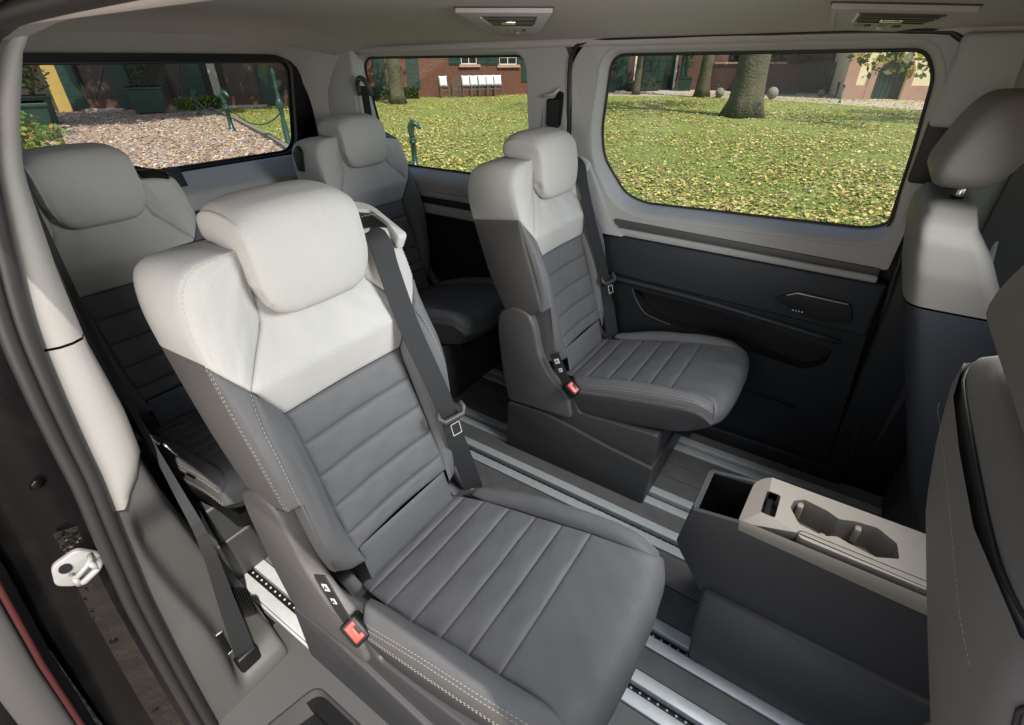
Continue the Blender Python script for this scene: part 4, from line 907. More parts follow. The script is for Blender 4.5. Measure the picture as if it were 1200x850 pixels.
# ground
mb = MB(); mb.add([(-300, -300, GZ), (300, -300, GZ), (300, 300, GZ), (-300, 300, GZ)], [(0, 1, 2, 3)]); tag(mb.build('lawn', m_grass), kind='structure')
drive = [(-60, -40), (5, -40), (5, .4), (-3, 2.2), (-9.6, 6.4), (-16.2, 9.3), (-21.5, 11.4), (-26.5, 13.2), (-29, 14.0), (-60, 26)]
mb = MB(); n_ = len(drive); mb.add([(a, b, GZ+.004) for a, b in drive], [tuple(range(n_))]); tag(mb.build('gravel_drive', m_gravel), kind='structure')
def edge_line(pts, w_, h_, name, m_):
    p = np.array(pts, float); mb = MB(); seg = []
    P = spl([(a, b, GZ) for a, b in pts], 60); t = np.gradient(P, axis=0); nrm = np.stack([-t[:, 1], t[:, 0], t[:, 2]*0], 1); nrm /= np.linalg.norm(nrm, axis=1)[:, None]
    mb.grid(np.stack([P-nrm*w_/2, P-nrm*w_/2+[0, 0, h_], P+nrm*w_/2+[0, 0, h_], P+nrm*w_/2], 1)); return mb.build(name, m_)
o = edge_line([(-3, 2.2), (-9.6, 6.4), (-16.2, 9.3), (-21.5, 11.4), (-26.5, 13.2)], .14, .10, 'kerb', m_kerb); tag(o, kind='structure')
pa = [tuple(ground(640, 112)[:2]), tuple(ground(820, 113.5)[:2]), tuple(ground(930, 119)[:2]), tuple(ground(1100, 131)[:2]), tuple(ground(1300, 150)[:2])]
pb_ = [tuple(ground(1300, 138)[:2]), tuple(ground(1100, 120)[:2]), tuple(ground(930, 109)[:2]), tuple(ground(820, 105.5)[:2]), tuple(ground(640, 106)[:2])]
mb = MB(); q = pa+pb_; mb.add([(a, b, GZ+.006) for a, b in q], [(0, 1, 8, 9), (1, 2, 7, 8), (2, 3, 6, 7), (3, 4, 5, 6)]); tag(mb.build('path', m_path), kind='structure')

def inpoly(x, y, poly):
    c_ = np.zeros(len(x), bool); n = len(poly)
    for i in range(n):
        (x1, y1), (x2, y2) = poly[i], poly[(i+1) % n]
        k = ((y1 > y) != (y2 > y)) & (x < (x2-x1)*(y-y1)/(y2-y1+1e-12)+x1); c_ ^= k
    return c_
def scatter_leaves(x, y, name, m_, size=(.05, .11), zlift=.02, seed=1):
    r = np.random.default_rng(seed); n = len(x)
    s = size[0]+(size[1]-size[0])*r.random(n)**1.6; a = r.uniform(0, 6.283, n); tx, ty = r.normal(0, .22, n), r.normal(0, .22, n); cu_ = r.uniform(-.2, .5, n)
    base = np.array([(-.5, 0, 0), (-.18, .33, 1), (.2, .30, 1), (.55, 0, 0), (.2, -.30, 1), (-.18, -.33, 1)])
    P = np.empty((n, 6, 3)); ca, sa = np.cos(a)[:, None], np.sin(a)[:, None]
    bx, by, bz = base[:, 0][None]*s[:, None], base[:, 1][None]*s[:, None], base[:, 2][None]*(s*cu_)[:, None]*.5
    P[..., 0] = x[:, None]+bx*ca-by*sa; P[..., 1] = y[:, None]+bx*sa+by*ca
    P[..., 2] = GZ+zlift+bz+bx*tx[:, None]+by*ty[:, None]+r.uniform(0, .02, n)[:, None]
    P[..., 2] = np.maximum(P[..., 2], GZ+.010+.0*P[..., 2])
    me = bpy.data.meshes.new(name); me.vertices.add(n*6); me.vertices.foreach_set('co', P.ravel())
    me.loops.add(n*8); me.polygons.add(n*2)
    idx = (np.arange(n)[:, None]*6+np.array([0, 1, 2, 3, 0, 3, 4, 5])[None]).ravel().astype(np.int32)
    me.loops.foreach_set('vertex_index', idx); me.polygons.foreach_set('loop_start', np.arange(n*2, dtype=np.int32)*4); me.polygons.foreach_set('loop_total', np.full(n*2, 4, np.int32))
    me.update(calc_edges=True); me.materials.append(m_); o = bpy.data.objects.new(name, me); COL.objects.link(o); tag(o, kind='stuff'); return o
def wedge_points(n, a0, a1, r0, r1, pw, seed):
    r = np.random.default_rng(seed); a = r.uniform(a0, a1, n); d_ = (r0**(2-pw)+(r1**(2-pw)-r0**(2-pw))*r.uniform(0, 1, n))**(1/(2-pw))
    return CAM[0]+d_*np.cos(a), CAM[1]+d_*np.sin(a)
x, y = wedge_points(175000, R(80), R(163), 4.2, 36, .95, 11); k = ~inpoly(x, y, drive); k &= np.random.default_rng(2).random(len(x)) < (np.clip(.62+.45*np.sin(x*.9+1.3*np.sin(y*.7))*np.sin(y*.8+x*.35)+.30*np.sin(x*2.7+2*np.sin(y*1.9))*np.sin(y*2.3-x), .10, 1))
lv = scatter_leaves(x[k], y[k], 'fallen_leaves', m_litter, (.028, .092), .015, 3); tag(lv, 'yellow and brown fallen leaves lying thick over the lawn', 'leaves')
x, y = wedge_points(45000, R(142), R(176), 4.0, 34, .95, 12); k = inpoly(x, y, drive)
lv2 = scatter_leaves(x[k], y[k], 'fallen_leaves', m_litter2, (.03, .095), .016, 4); tag(lv2, 'pale brown fallen leaves scattered over the gravel drive', 'leaves')
# grass tufts among the leaves
x, y = wedge_points(26000, R(82), R(142), 4.2, 16, .9, 15); k = ~inpoly(x, y, drive); x, y = x[k], y[k]; r = np.random.default_rng(5); n = len(x)
P = np.empty((n, 3, 3)); a = r.uniform(0, 6.28, n); h_ = r.uniform(.03, .075, n); P[:, 0] = np.stack([x-.006*np.cos(a), y-.006*np.sin(a), np.full(n, GZ)], 1); P[:, 1] = np.stack([x+.006*np.cos(a), y+.006*np.sin(a), np.full(n, GZ)], 1); P[:, 2] = np.stack([x+r.normal(0, .03, n), y+r.normal(0, .03, n), GZ+h_], 1)
me = bpy.data.meshes.new('grass'); me.from_pydata(P.reshape(-1, 3).tolist(), [], [(3*i, 3*i+1, 3*i+2) for i in range(n)]); me.materials.append(m_grass); o = bpy.data.objects.new('grass', me); COL.objects.link(o); tag(o, kind='stuff')

def foliage(mb, c, rad, n, size, seed, squash=1., hollow=.5):
    r = np.random.default_rng(seed); d_ = r.normal(0, 1, (n, 3)); d_ /= np.linalg.norm(d_, axis=1)[:, None]
    rr = (hollow**3+(1-hollow**3)*r.random(n))**(1/3); lob = 1+.22*np.sin(d_[:, 0]*5+seed)*np.sin(d_[:, 1]*4+seed*2)+.15*np.sin(d_[:, 2]*9+seed)
    p = np.asarray(c)+d_*(rr*lob)[:, None]*np.asarray(rad)
    u_ = r.normal(0, 1, (n, 3)); u_ /= np.linalg.norm(u_, axis=1)[:, None]; v_ = np.cross(u_, r.normal(0, 1, (n, 3))); v_ /= np.linalg.norm(v_, axis=1)[:, None]
    s = r.uniform(.6, 1.3, n)[:, None]*size
    V = np.stack([p-u_*s*.6, p+v_*s*.35, p+u_*s*.6, p-v_*s*.35], 1).reshape(-1, 3)
    mb.add(V, [(4*i, 4*i+1, 4*i+2, 4*i+3) for i in range(n)])
def boxleaves(mb, a, b, n, size, seed):
    """clipped hedge: leaves over the faces of a box, none below"""
    r = np.random.default_rng(seed); a, b = np.array(a, float), np.array(b, float); p = a+(b-a)*r.random((n, 3)); f = r.integers(0, 5, n)
    for k, (ax, side_) in enumerate(((0, 0), (0, 1), (1, 0), (1, 1), (2, 1))):
        m_ = f == k; p[m_, ax] = (b if side_ else a)[ax]+r.normal(0, .03, m_.sum())
    u_ = r.normal(0, 1, (n, 3)); u_ /= np.linalg.norm(u_, axis=1)[:, None]; v_ = np.cross(u_, r.normal(0, 1, (n, 3))); v_ /= np.linalg.norm(v_, axis=1)[:, None]
    s = r.uniform(.6, 1.3, n)[:, None]*size
    V = np.stack([p-u_*s*.6, p+v_*s*.4, p+u_*s*.6, p-v_*s*.4], 1).reshape(-1, 3); mb.add(V, [(4*i, 4*i+1, 4*i+2, 4*i+3) for i in range(n)])

def tree(base, rad, h, crown_c, crown_r, n, label, m_leaf, seed, flare=1.5, leaf=.16, lean=(0, 0), name='tree'):
    root = empty(name, tuple(base), 0, label, 'tree', 'trees on and around the lawn')
    rr = random.Random(seed); mb = MB(); pts, rs = [], []
    for k in range(15):
        t = k/14; z = h*t; fl = 1+(flare-1)*math.exp(-z/.35)
        pts.append((lean[0]*t+.05*math.sin(3*t+seed), lean[1]*t+.05*math.cos(4*t+seed), z)); rs.append(rad*fl*(1-.45*t))
    mb.tube(pts, rs, 18)
    V = mb.v[0]; r_ = np.random.default_rng(seed); ang = np.arctan2(V[:, 1], V[:, 0])
    ln = np.exp(-V[:, 2]/.5)[:, None]; V[:, :2] *= 1+(.16*np.sin(ang*5+seed)[:, None]*ln+.04*np.sin(ang*7+V[:, 2]*2)[:, None]); 
    mb.build('trunk', m_bark, root, True)
    top = np.array(pts[-1])
    for k in range(6):
        a = rr.uniform(0, 6.28); e = np.array([crown_c[0]+crown_r[0]*.6*math.cos(a), crown_c[1]+crown_r[1]*.6*math.sin(a), crown_c[2]+rr.uniform(-.2, .5)*crown_r[2]])
        s0 = np.array(pts[9+k % 5]); mb = MB(); mb.tube(spl([s0, (s0+e)/2+[0, 0, .4], e], 10), np.linspace(rad*.42, rad*.08, 10), 8); mb.build('limb', m_bark, root, True)
    mb = MB()
    for k in range(9):
        c_ = np.array(crown_c)+np.array([rr.uniform(-1, 1)*crown_r[0]*.62, rr.uniform(-1, 1)*crown_r[1]*.62, rr.uniform(-.6, .8)*crown_r[2]*.6])
        foliage(mb, c_, np.array(crown_r)*rr.uniform(.32, .5), n//9, leaf, seed*10+k)
    o = mb.build('crown', m_leaf, root); tag(o, kind='stuff'); return root
def W(px0, px1, P):      # metres spanned by pixels at P's depth
    return (px1-px0)/F*((np.array(P)-CAM)@fw)
# big trunk in the lawn
g = ground(872, 137); big = tree(g, W(864, 900, g)/2, 7.5, (0, 0, 10), (5, 5, 3), 3200, 'broad old tree trunk standing in the middle of the lawn', m_crown, 4, 1.38, .22, name='lawn_tree')
g = ground(820, 114); tree(g, W(814, 828, g)/2, 6.5, (0, 1, 9), (3, 3, 2.5), 1500, 'slender mottled tree trunk left of the broad one by the path', m_crown, 7, 1.3, .22, (.2, 0), name='path_tree')
g = ground(467, 122); tree(g, W(459, 476, g)/2, 6.0, (0, 0, 8.3), (3.4, 3.4, 2.8), 1600, 'pale mottled tree trunk before the brick house', m_crown, 9, 1.25, .22, name='house_tree')
g = ground(745, 111.5); tree(g, W(741, 749, g)/2, 5.0, (0, .5, 7), (2, 2, 2), 800, 'thin dark tree trunk before the green doors', m_dkcrown, 12, 1.2, .2, name='young_tree')
g = ground(1220, 150); lt = tree(g, .3, 5.5, (-.3, 0, 7), (3.2, 3.2, 2.5), 1600, 'tree beyond the right edge whose leafy branch hangs over the arched door', m_crown, 15, 1.3, .2, name='leafy_tree')
# its low branch hanging into view over the arched door
mb = MB(); r_ = np.random.default_rng(3)
br = []
for (px, py, dd_) in ((1030, 62, 14), (1045, 66, 14), (1060, 62, 14), (1075, 70, 13.5), (1085, 60, 13), (1020, 72, 14.5), (1012, 64, 14.5), (1090, 74, 13), (1050, 76, 14), (1080, 84, 13.5), (1024, 84, 14.5), (1065, 74, 13.6), (1100, 64, 13), (1040, 58, 14), (1000, 60, 14.5)):
    p_ = CAM+ray(px, py)*dd_; foliage(mb, p_-np.array(g), (.34, .34, .26), 16, .17, int(px), hollow=.1)
    br.append(p_-np.array(g))
o = mb.build('hanging_foliage', m_crown, lt); tag(o, kind='stuff')
mb = MB(); s0 = np.array([0, 0, 4.6])
for e in br[::3]: mb.tube(spl([s0, (s0+e)/2+[0, 0, .9], e], 12), np.linspace(.05, .006, 12), 6)
mb.build('hanging_branch', m_bark, lt, True)

# ---- facades
class Facade:
    def __init__(s, A, B, name, label, cat='building'):
        s.A, s.B = np.array(A, float), np.array(B, float); s.A[2] = s.B[2] = GZ
        s.L = np.linalg.norm(s.B-s.A); s.u = (s.B-s.A)/s.L; s.n = np.array([s.u[1], -s.u[0], 0])   # towards the camera
        if (CAM-s.A)@s.n < 0: s.n = -s.n
        ang = math.atan2(s.u[1], s.u[0]); s.root = empty(name, tuple(s.A), ang, label, cat); s.sy = 1 if (np.array([-s.u[1], s.u[0], 0])@s.n) > 0 else -1
    def uz(s, px, py):
        d_ = ray(px, py); t = ((s.A-CAM)@s.n)/(d_@s.n); P = CAM+d_*t
        return float((P-s.A)@s.u), float(P[2]-GZ)
    def rect(s, px0, px1, py0, py1):
        pm_, xm_ = (py0+py1)/2, (px0+px1)/2; u0, u1, z1, z0 = s.uz(px0, pm_)[0], s.uz(px1, pm_)[0], s.uz(xm_, py0)[1], s.uz(xm_, py1)[1]; return min(u0, u1), max(u0, u1), min(z0, z1), max(z0, z1)
    def box(s, name, m_, u0, u1, z0, z1, d0, d1, parent=None, bevel=0):
        mb = MB(); a, b = sorted((s.sy*d0, s.sy*d1)); mb.box((u0, a, z0), (u1, b, z1)); return mb.build(name, m_, parent or s.root, bevel=bevel)
    def wall(s, m_, u0, u1, h, holes, depth=.3, name='wall'):
        f = lambda a, b, d_: (a, -s.sy*d_, b)
        return plate(name, [(u0, 0), (u1, 0), (u1, h), (u0, h)], [[(a, c_), (b, c_), (b, e), (a, e)] for a, b, c_, e in holes], f, depth, m_, s.root)
    def window(s, a, b, c_, e, frame, nx_=2, nz=2, name='window', glass=None, pw=.05):
        f = s.box(name, glass or m_wdark, a, b, c_, e, -.16, -.13)
        fr = [(a, a+pw, c_, e), (b-pw, b, c_, e), (a+pw, b-pw, c_, c_+pw), (a+pw, b-pw, e-pw, e)]
        for q in fr: s.box('frame', frame, q[0], q[1], q[2], q[3], -.13, -.06, f)
        for k in range(1, nx_): x_ = a+(b-a)*k/nx_; s.box('glazing_bar', frame, x_-.02, x_+.02, c_+pw, e-pw, -.13, -.09, f)
        for k in range(1, nz): z_ = c_+(e-c_)*k/nz; s.box('glazing_bar', frame, a+pw, b-pw, z_-.02, z_+.02, -.129, -.091, f)
        return f
    def shutter(s, a, b, c_, e, m_=None):
        f = s.box('shutter', m_ or m_gpaint, a, b, c_, e, .01, .05); nn = max(3, min(12, int((e-c_)/.22)))
        for k in range(nn):
            z_ = c_+.06+(e-c_-.12)*k/nn; s.box('slat', m_ or m_gpaint, a+.05, b-.05, z_, z_+(e-c_-.12)/nn*.7, .05, .064, f)
    def roof(s, u0, u1, h, dep=7, rise=2.6, m_=None):
        mb = MB(); o_ = .35; y0_, y1_ = s.sy*o_, -s.sy*dep
        v = [(u0-o_, y0_, h), (u1+o_, y0_, h), (u1+o_, y1_, h), (u0-o_, y1_, h), (u0-o_, (y0_+y1_)/2, h+rise), (u1+o_, (y0_+y1_)/2, h+rise)]
        mb.add(v, [(0, 1, 5, 4), (2, 3, 4, 5), (1, 2, 5), (3, 0, 4), (0, 3, 2, 1)]); mb.build('roof', m_ or m_roof, s.root, fix=True)
    def back(s, m_, u0, u1, h, dep=6.5):
        mb = MB(); a, b = -s.sy*.3, -s.sy*dep
        v = [(u0, a, 0), (u1, a, 0), (u1, b, 0), (u0, b, 0), (u0, a, h), (u1, a, h), (u1, b, h), (u0, b, h)]
        mb.add(v, [(1, 2, 6, 5), (2, 3, 7, 6), (3, 0, 4, 7)]); mb.build('rear_wall', m_, s.root, fix=True)

# brick house (middle window)
fb = Facade(ground(418, 116.5), ground(640, 110), 'brick_house', 'red brick house with dark green shutters and chairs along its wall', 'house')
uL = fb.L
w1 = fb.rect(540, 559, 59, 75.5); w2 = fb.rect(585, 606, 59, 76); d1 = fb.rect(440, 460, 62, 110)
H_b = 6.5
wins = [w1, w2]
fb.wall(m_brick, -1.5, uL+4, H_b, wins)
for q in wins:
    fb.window(*q, m_wframe, 2, 2); wd = (q[1]-q[0])*.75
    fb.shutter(q[0]-wd, q[0]-.02, q[2], q[3]); fb.shutter(q[1]+.02, q[1]+wd, q[2], q[3])
    fb.box('sill', m_pink, q[0]-.15, q[1]+.15, q[2]-.14, q[2], .0, .12)
for (a, b, t0, b0) in ((437, 452, 62, 104), (476, 491, 62, 104), (611, 622, 66, 96)):
    q = fb.rect(a, b, t0, b0); fb.shutter(*q)
q = fb.rect(624, 640, 66, 96); fb.window(q[0], q[1], q[2], q[3], m_wframeb, 2, 3)
# brick courses as relief
mb = MB(); cnt = 0; rr = np.random.default_rng(8)
zrow = 0.05; k = 0
while zrow < 3.4:
    u_ = -1.4+(k % 2)*.16
    while u_ < uL+1:
        b0, b1 = u_, u_+.30
        if not any(a-.02 < b1 and b0 < b+.02 and c_-.02 < zrow+.09 and zrow < e+.02 for a, b, c_, e in wins):
            dpt = rr.uniform(.006, .016); a_, c2 = sorted((0.001*fb.sy, dpt*fb.sy)); mb.box((b0, a_, zrow), (b1, c2, zrow+.085)); cnt += 1
        u_ += .315
    zrow += .10; k += 1
o = mb.build('brick_course', m_brick, fb.root); tag(o, kind='stuff')
fb.back(m_brick, -1.5, uL+4, H_b); fb.roof(-1.5, uL+4, H_b)
# dark hedge boxes before the brick house
def hedge(A, B, h, dep, label, m_=m_hedge, n=900, size=.09, name='hedge', grp='clipped hedges by the houses'):
    A, B = np.array(A), np.array(B); L_ = np.linalg.norm(B-A); ang = math.atan2(B[1]-A[1], B[0]-A[0])
    root = empty(name, tuple(A), ang, label, 'hedge', grp); sy = 1 if (np.array([-math.sin(ang), math.cos(ang)])@(CAM-A)[:2]) < 0 else -1
    y0_, y1_ = sorted((0, sy*dep)); mb = MB(); mb.box((.05, y0_+.05, 0), (L_-.05, y1_-.05, h-.05)); mb.build('hedge_core', m_dkcore, root)
    mb = MB(); boxleaves(mb, (0, y0_, .02), (L_, y1_, h), n, size, int(L_*100)); o = mb.build('leaves', m_, root); tag(o, kind='stuff'); return root
m_dkcore = mat('hedge_core', (.012, .02, .006, 1), .9)
g0, g1 = ground(600, 111), ground(630, 110); hedge(g0, g1, height(g0, 98.5), .8, 'dark clipped hedge right of the chairs against the brick house')
g0, g1 = ground(438, 118), ground(461, 117.5); hedge(g0, g1, height(g0, 103), .7, 'dark clipped hedge left of the pale trunk at the brick house')
g0, g1 = ground(477, 116.5), ground(491, 116); hedge(g0, g1, height(g0, 103), .7, 'dark clipped hedge just right of the pale trunk at the brick house')

# chairs and table before the brick house
def garden_chair(loc, rz):
    root = empty('garden_chair', tuple(loc), rz)
    for x_ in (-.25, .25):
        for y_ in (-.22, .22): mb = MB(); mb.box((x_-.025, y_-.025, 0), (x_+.025, y_+.025, .62 if y_ < 0 else 1.02)); mb.build('leg', m_teak, root)
        mb = MB(); mb.box((x_-.03, -.26, .62), (x_+.03, .25, .65)); mb.build('armrest', m_teak, root)
    mb = MB(); mb.box((-.27, -.25, .40), (.27, .25, .44)); mb.build('seat', m_teak, root)
    for k in range(5): mb = MB(); mb.box((-.20+k*.09, .21, .46), (-.16+k*.09, .235, 1.0)); mb.build('back_slat', m_teak, root)
    mb = MB(); mb.box((-.225, .20, .98), (.225, .24, 1.04)); mb.build('top_rail', m_teak, root)
    return root
def cushion(loc, rz, label):
    mb = MB(); n_ = 12; P = []
    for j in range(n_):
        row = []
        for i in range(n_):
            a, b = i/(n_-1)*2-1, j/(n_-1)*2-1; row.append((a*.215*(1+.06*abs(b)**3), -.10*math.sqrt(max(0, (1-a**4)*(1-b**4))), b*.26*(1+.10*abs(a)**3)))
        P.append(row)
    P = np.array(P); mb.grid(P); Q = P.copy(); Q[..., 1] *= -1; mb.grid(Q, flip=True)
    o = mb.build('cushion', m_cush, None, True, fix=True); o.location = loc; o.rotation_euler = (R(-14), 0, rz); tag(o, label, 'cushion', 'white cushions on the garden chairs'); return o
ux = fb.u; nn_ = fb.n; angc = math.atan2(ux[1], ux[0])
cpx = [521, 535, 547, 556.5, 566, 575, 584]; proto = None
clab = ['garden chair at the left end of the row by the brick wall', 'darker garden chair turned away, second from the left end of the row', 'garden chair third from the left in the row by the brick wall', 'garden chair in the middle of the row by the brick wall', 'garden chair third from the right in the row by the brick wall', 'garden chair second from the right end of the row by the brick wall', 'garden chair at the right end of the row by the brick wall']
for i, px in enumerate(cpx):
    g = ground(px, 117.7-.0293*(px-418)); sc_ = .92
    rz = angc+math.pi if fb.sy > 0 else angc
    if proto is None: proto = garden_chair(g, rz); ch = proto
    else: ch = copy_thing(proto, tuple(g)); ch.rotation_euler = (0, 0, rz)
    ch.rotation_euler = (0, 0, rz+(math.pi if i == 1 else .1*math.sin(i*3))); ch.scale = (sc_,)*3
    tag(ch, clab[i], 'chair', 'garden chairs along the brick wall')
    if i != 1:
        off = nn_*(-.10); cushion((g[0]+off[0], g[1]+off[1], GZ+.80), angc, 'white cushion propped on the '+clab[i].split(' by ')[0].split(' of ')[0])
g = ground(545, 114.5)
# horse-head hitching posts
def hitching_post(loc, h, rz, label):
    root = empty('hitching_post', tuple(loc), rz, label, 'bollard', 'cast iron horse head posts by the drive')
    s = h/1.15
    mb = MB(); mb.lathe([(.09, 0), (.09, .06), (.06, .08), (.052, .30), (.048, .60), (.075, .62), (.075, .66), (.05, .68), (.062, .72), (.045, .75), (.045, .80)], 14); mb.build('post', m_giron, root, True)
    mb = MB(); mb.tube(spl([(0, 0, .76), (.012, 0, .86), (.010, 0, .96), (-.01, 0, 1.04), (-.05, 0, 1.085), (-.11, 0, 1.05), (-.165, 0, .985), (-.185, 0, .955)], 22), np.interp(np.linspace(0, 1, 22), [0, .3, .55, .68, .8, .92, 1], [.052, .062, .062, .062, .05, .036, .026]), 12); hd = mb.build('horse_head', m_giron, root, True)
    for y_ in (-.025, .025): mb = MB(); mb.tube([(-.02, y_, 1.11), (-.012, y_*1.3, 1.16), (-.02, y_*1.3, 1.185)], [.014, .012, .003], 6); mb.build('ear', m_giron, hd, True)
    mb = MB(); mb.tube(spl([(.01, 0, 1.12), (.055, 0, 1.04), (.07, 0, .95), (.06, 0, .86)], 12), [.012, .014, .016, .017, .018, .018, .018, .017, .016, .015, .013, .01], 6); mb.build('mane', m_giron, hd, True)
    mb = MB(); mb.tube([(.075*math.cos(t), .075*math.sin(t), .70) for t in np.linspace(0, 6.283, 16)], .012, 6, caps=False); mb.build('ring', m_giron, root, True)
    root.scale = (s*1.3, s*1.3, s); return root
g = ground(487, 197); hitching_post(g, height(g, 141), R(200), 'near cast iron horse head post standing in the lawn, seen through the middle window')
g1 = ground(234, 136); hitching_post(g1, height(g1, 104), R(190), 'far cast iron horse head post by the drive, left of the hedge')
g2 = ground(272.5, 153.5); hitching_post(g2, height(g2, 105), R(190), 'middle cast iron horse head post by the drive edge in front of the hedge')
# lamp post at the tailgate window's right edge
g3 = ground(339, 172); lamp = empty('lamp_post', tuple(g3), 0, 'green cast iron fluted lamp post at the right edge of the tailgate window', 'lamp post'); lamp.scale = (.78, .78, 1)
mb = MB(); mb.lathe([(.13, 0), (.13, .10), (.09, .14), (.085, .55), (.06, .62), (.07, .80), (.10, .86), (.12, .95), (.09, 1.02), (.055, 1.06), (.05, 1.25), (.066, 1.28), (.048, 1.32), (.044, 1.55), (.06, 1.58), (.042, 1.62), (.035, 2.2), (.028, 2.7)], 16); mb.build('post', m_giron, lamp, True)
mb = MB(); mb.lathe([(.06, 2.68), (.16, 2.80), (.20, 3.15), (.12, 3.25), (.03, 3.4)], 6); mb.build('lantern', m_wframe, lamp)
mb = MB(); mb.tube([(-.14, 0, .92), (-.20, 0, .90), (-.20, 0, .84)], .02, 6); mb.build('spout', m_giron, lamp, True)
# chain between posts
for (a, b, ha, hb_, lab) in ((g1, g2, .70, .75, 'drooping iron chain between the far and the middle horse head post'), (g2, g3, .75, .78, 'drooping iron chain between the middle horse head post and the lamp post')):
    mb = MB(); t = np.linspace(0, 1, 40); P = a[None]+(b-a)[None]*t[:, None]; P[:, 2] = GZ+ha+(hb_-ha)*t-.42*4*t*(1-t)
    for k in range(39):
        mb.tube([P[k], (P[k]+P[k+1])/2, P[k+1]], [.010, .022, .010], 5)
    o = mb.build('chain', m_giron, None, True); tag(o, lab, 'chain', 'chains along the drive edge')

tree((-16.2, 13.9, GZ), .4, 7.5, (-4.2, -4.8, 9.6), (6.5, 8.5, 2.8), 6500, 'unseen tree added by the drive to shade the house, its trunk behind the rear pillar', m_crown, 41, 1.4, .5, name='added_shade_tree')  # out of view, put in so its crown shades the house facade
# ---- house behind the drive (tailgate window)
fy = Facade(ground(-30, 134), ground(356, 124), 'shuttered_house', 'dark house with tall green shutters and a yellow wall strip behind the drive', 'house')
holes = []; specs = []
for (a, b, t0, b0) in ((96, 133, 80, 120), (197, 220, 80, 120), (264, 304, 80, 120)):
    q = fy.rect(a, b, t0, b0); specs.append(q); holes.append((q[0], q[1], .02, 5.2))
uw = fy.L
h0 = [(a, b, c_, e) for a, b, c_, e in holes]
m_dkwall = mat('dark_render', (.028, .023, .017, 1), .9, noise=(2, (.04, .031, .022, 1), .3, .7))
fy.wall(m_dkwall, -3, uw+.3, 7, h0)
q = fy.rect(58, 74.5, 80, 126); fy.box('yellow_wall_panel', m_yellow, q[0], q[1], 0, 6, .002, .04)
q = fy.rect(249, 258, 80, 122); fy.box('pale_pilaster', m_path, q[0], q[1], 0, 6, .002, .12)
for (a, b, c_, e) in h0:
    fy.window(a, b, 1.9, 5.2, m_wframe if a < 3 else m_brown, 2, 4); dp_ = fy.box('door_panel', m_wframeb, a, b, .02, 1.9, -.18, -.12)
    for (p0, p1) in (((a+.15, .3), (b-.15, 1.7)), ((a+.15, 1.7), (b-.15, .3))):
        mb = MB(); mb.tube([(p0[0], -fy.sy*.11, p0[1]), (p1[0], -fy.sy*.11, p1[1])], .03, 6); mb.build('cross_board', m_teak, dp_)
    fy.box('lintel', m_pink, a-.1, b+.1, 5.2, 5.45, .0, .08); fy.box('threshold', m_path, a-.15, b+.15, 0, .10, .002, .35)
for (a, b, t0, b0) in ((75, 95, 80, 126), (134, 155, 80, 126), (221, 241, 80, 126), (305, 322, 80, 122)):
    q = fy.rect(a, b, t0, b0); fy.shutter(q[0], q[1], .12, 5.2)
fy.box('plinth', m_brown, -3, uw+.3, 0, .45, .002, .03)
fy.back(m_dkwall, -3, uw+.3, 7); fy.roof(-3, uw+.3, 7)
def planter(px0, px1, pyb, pyt, label, plant=True, m_l=m_hedge, fat=.9):
    g = ground((px0+px1)/2, pyb); w_ = W(px0, px1, g); h_ = height(g, pyt)
    dv = (CAM-g)[:2]; ang = math.atan2(dv[1], dv[0])-math.pi/2
    root = empty('planter', tuple(g), ang, label, 'planter', 'dark green wooden plant tubs')
    s = w_/2; k = .82
    mb = MB(); loft(mb, [[(-s*k, 0, .06), (s*k, 0, .06), (s*k, -w_*.8, .06), (-s*k, -w_*.8, .06)], [(-s*.97, .05, h_), (s*.97, .05, h_), (s*.97, -w_*.85, h_), (-s*.97, -w_*.85, h_)]], True, True); mb.build('tub', m_gpaint, root, fix=True)
    mb = MB(); mb.box((-s, -w_*.88, h_-.10), (s, .08, h_)); mb.build('rim', m_gpaint, root, bevel=.02)
    for x_ in (-s*.75, s*.75): mb = MB(); mb.box((x_-.06, -.1, 0), (x_+.06, .0, .07)); mb.build('foot', m_gpaint, root)
    if plant:
        sh = empty('shrub', tuple(g+np.array([0, 0, h_])), ang, 'sparse shrub growing in the '+label.split(',')[0], 'shrub', 'shrubs in the plant tubs')
        mb = MB(); mb.tube([(0, -w_*.4, -.1), (.05, -w_*.4, .8), (0, -w_*.4, 1.5)], [.06, .05, .03], 8); mb.build('stem', m_bark, sh, True)
        mb = MB(); foliage(mb, (0, -w_*.4, 1.5), (s*fat, s*fat*.9, 1.3), int(700*fat*fat), .13, int(px0), hollow=.2); o = mb.build('leaves', m_l, sh); tag(o, kind='stuff')
    return root
planter(2, 66, 168, 122, 'largest dark green tub, at the left edge of the tailgate window', True, m_dkcrown, 1.5)
planter(42, 70, 147, 112, 'smaller dark green tub behind the largest one, before the yellow wall', True, m_autumn, 1.3)
planter(160, 197, 134, 102, 'lone green tub right of the shuttered door, before the dark house')
g0, g1 = ground(228, 130), ground(291, 124); hedge(g0, g1, height(g1, 111), 1.0, 'low bright clipped box hedge behind the horse head posts', m_hedgel, 1600, .10)
g = ground(30, 182); bush = empty('bush', tuple(g), 0, 'pale green leafy bush below the largest tub at the lower left', 'bush'); mb = MB(); foliage(mb, (0, 0, .35), (.9, .9, .5), 900, .11, 5, hollow=.3); o = mb.build('leaves', m_hedgel, bush); tag(o, kind='stuff')

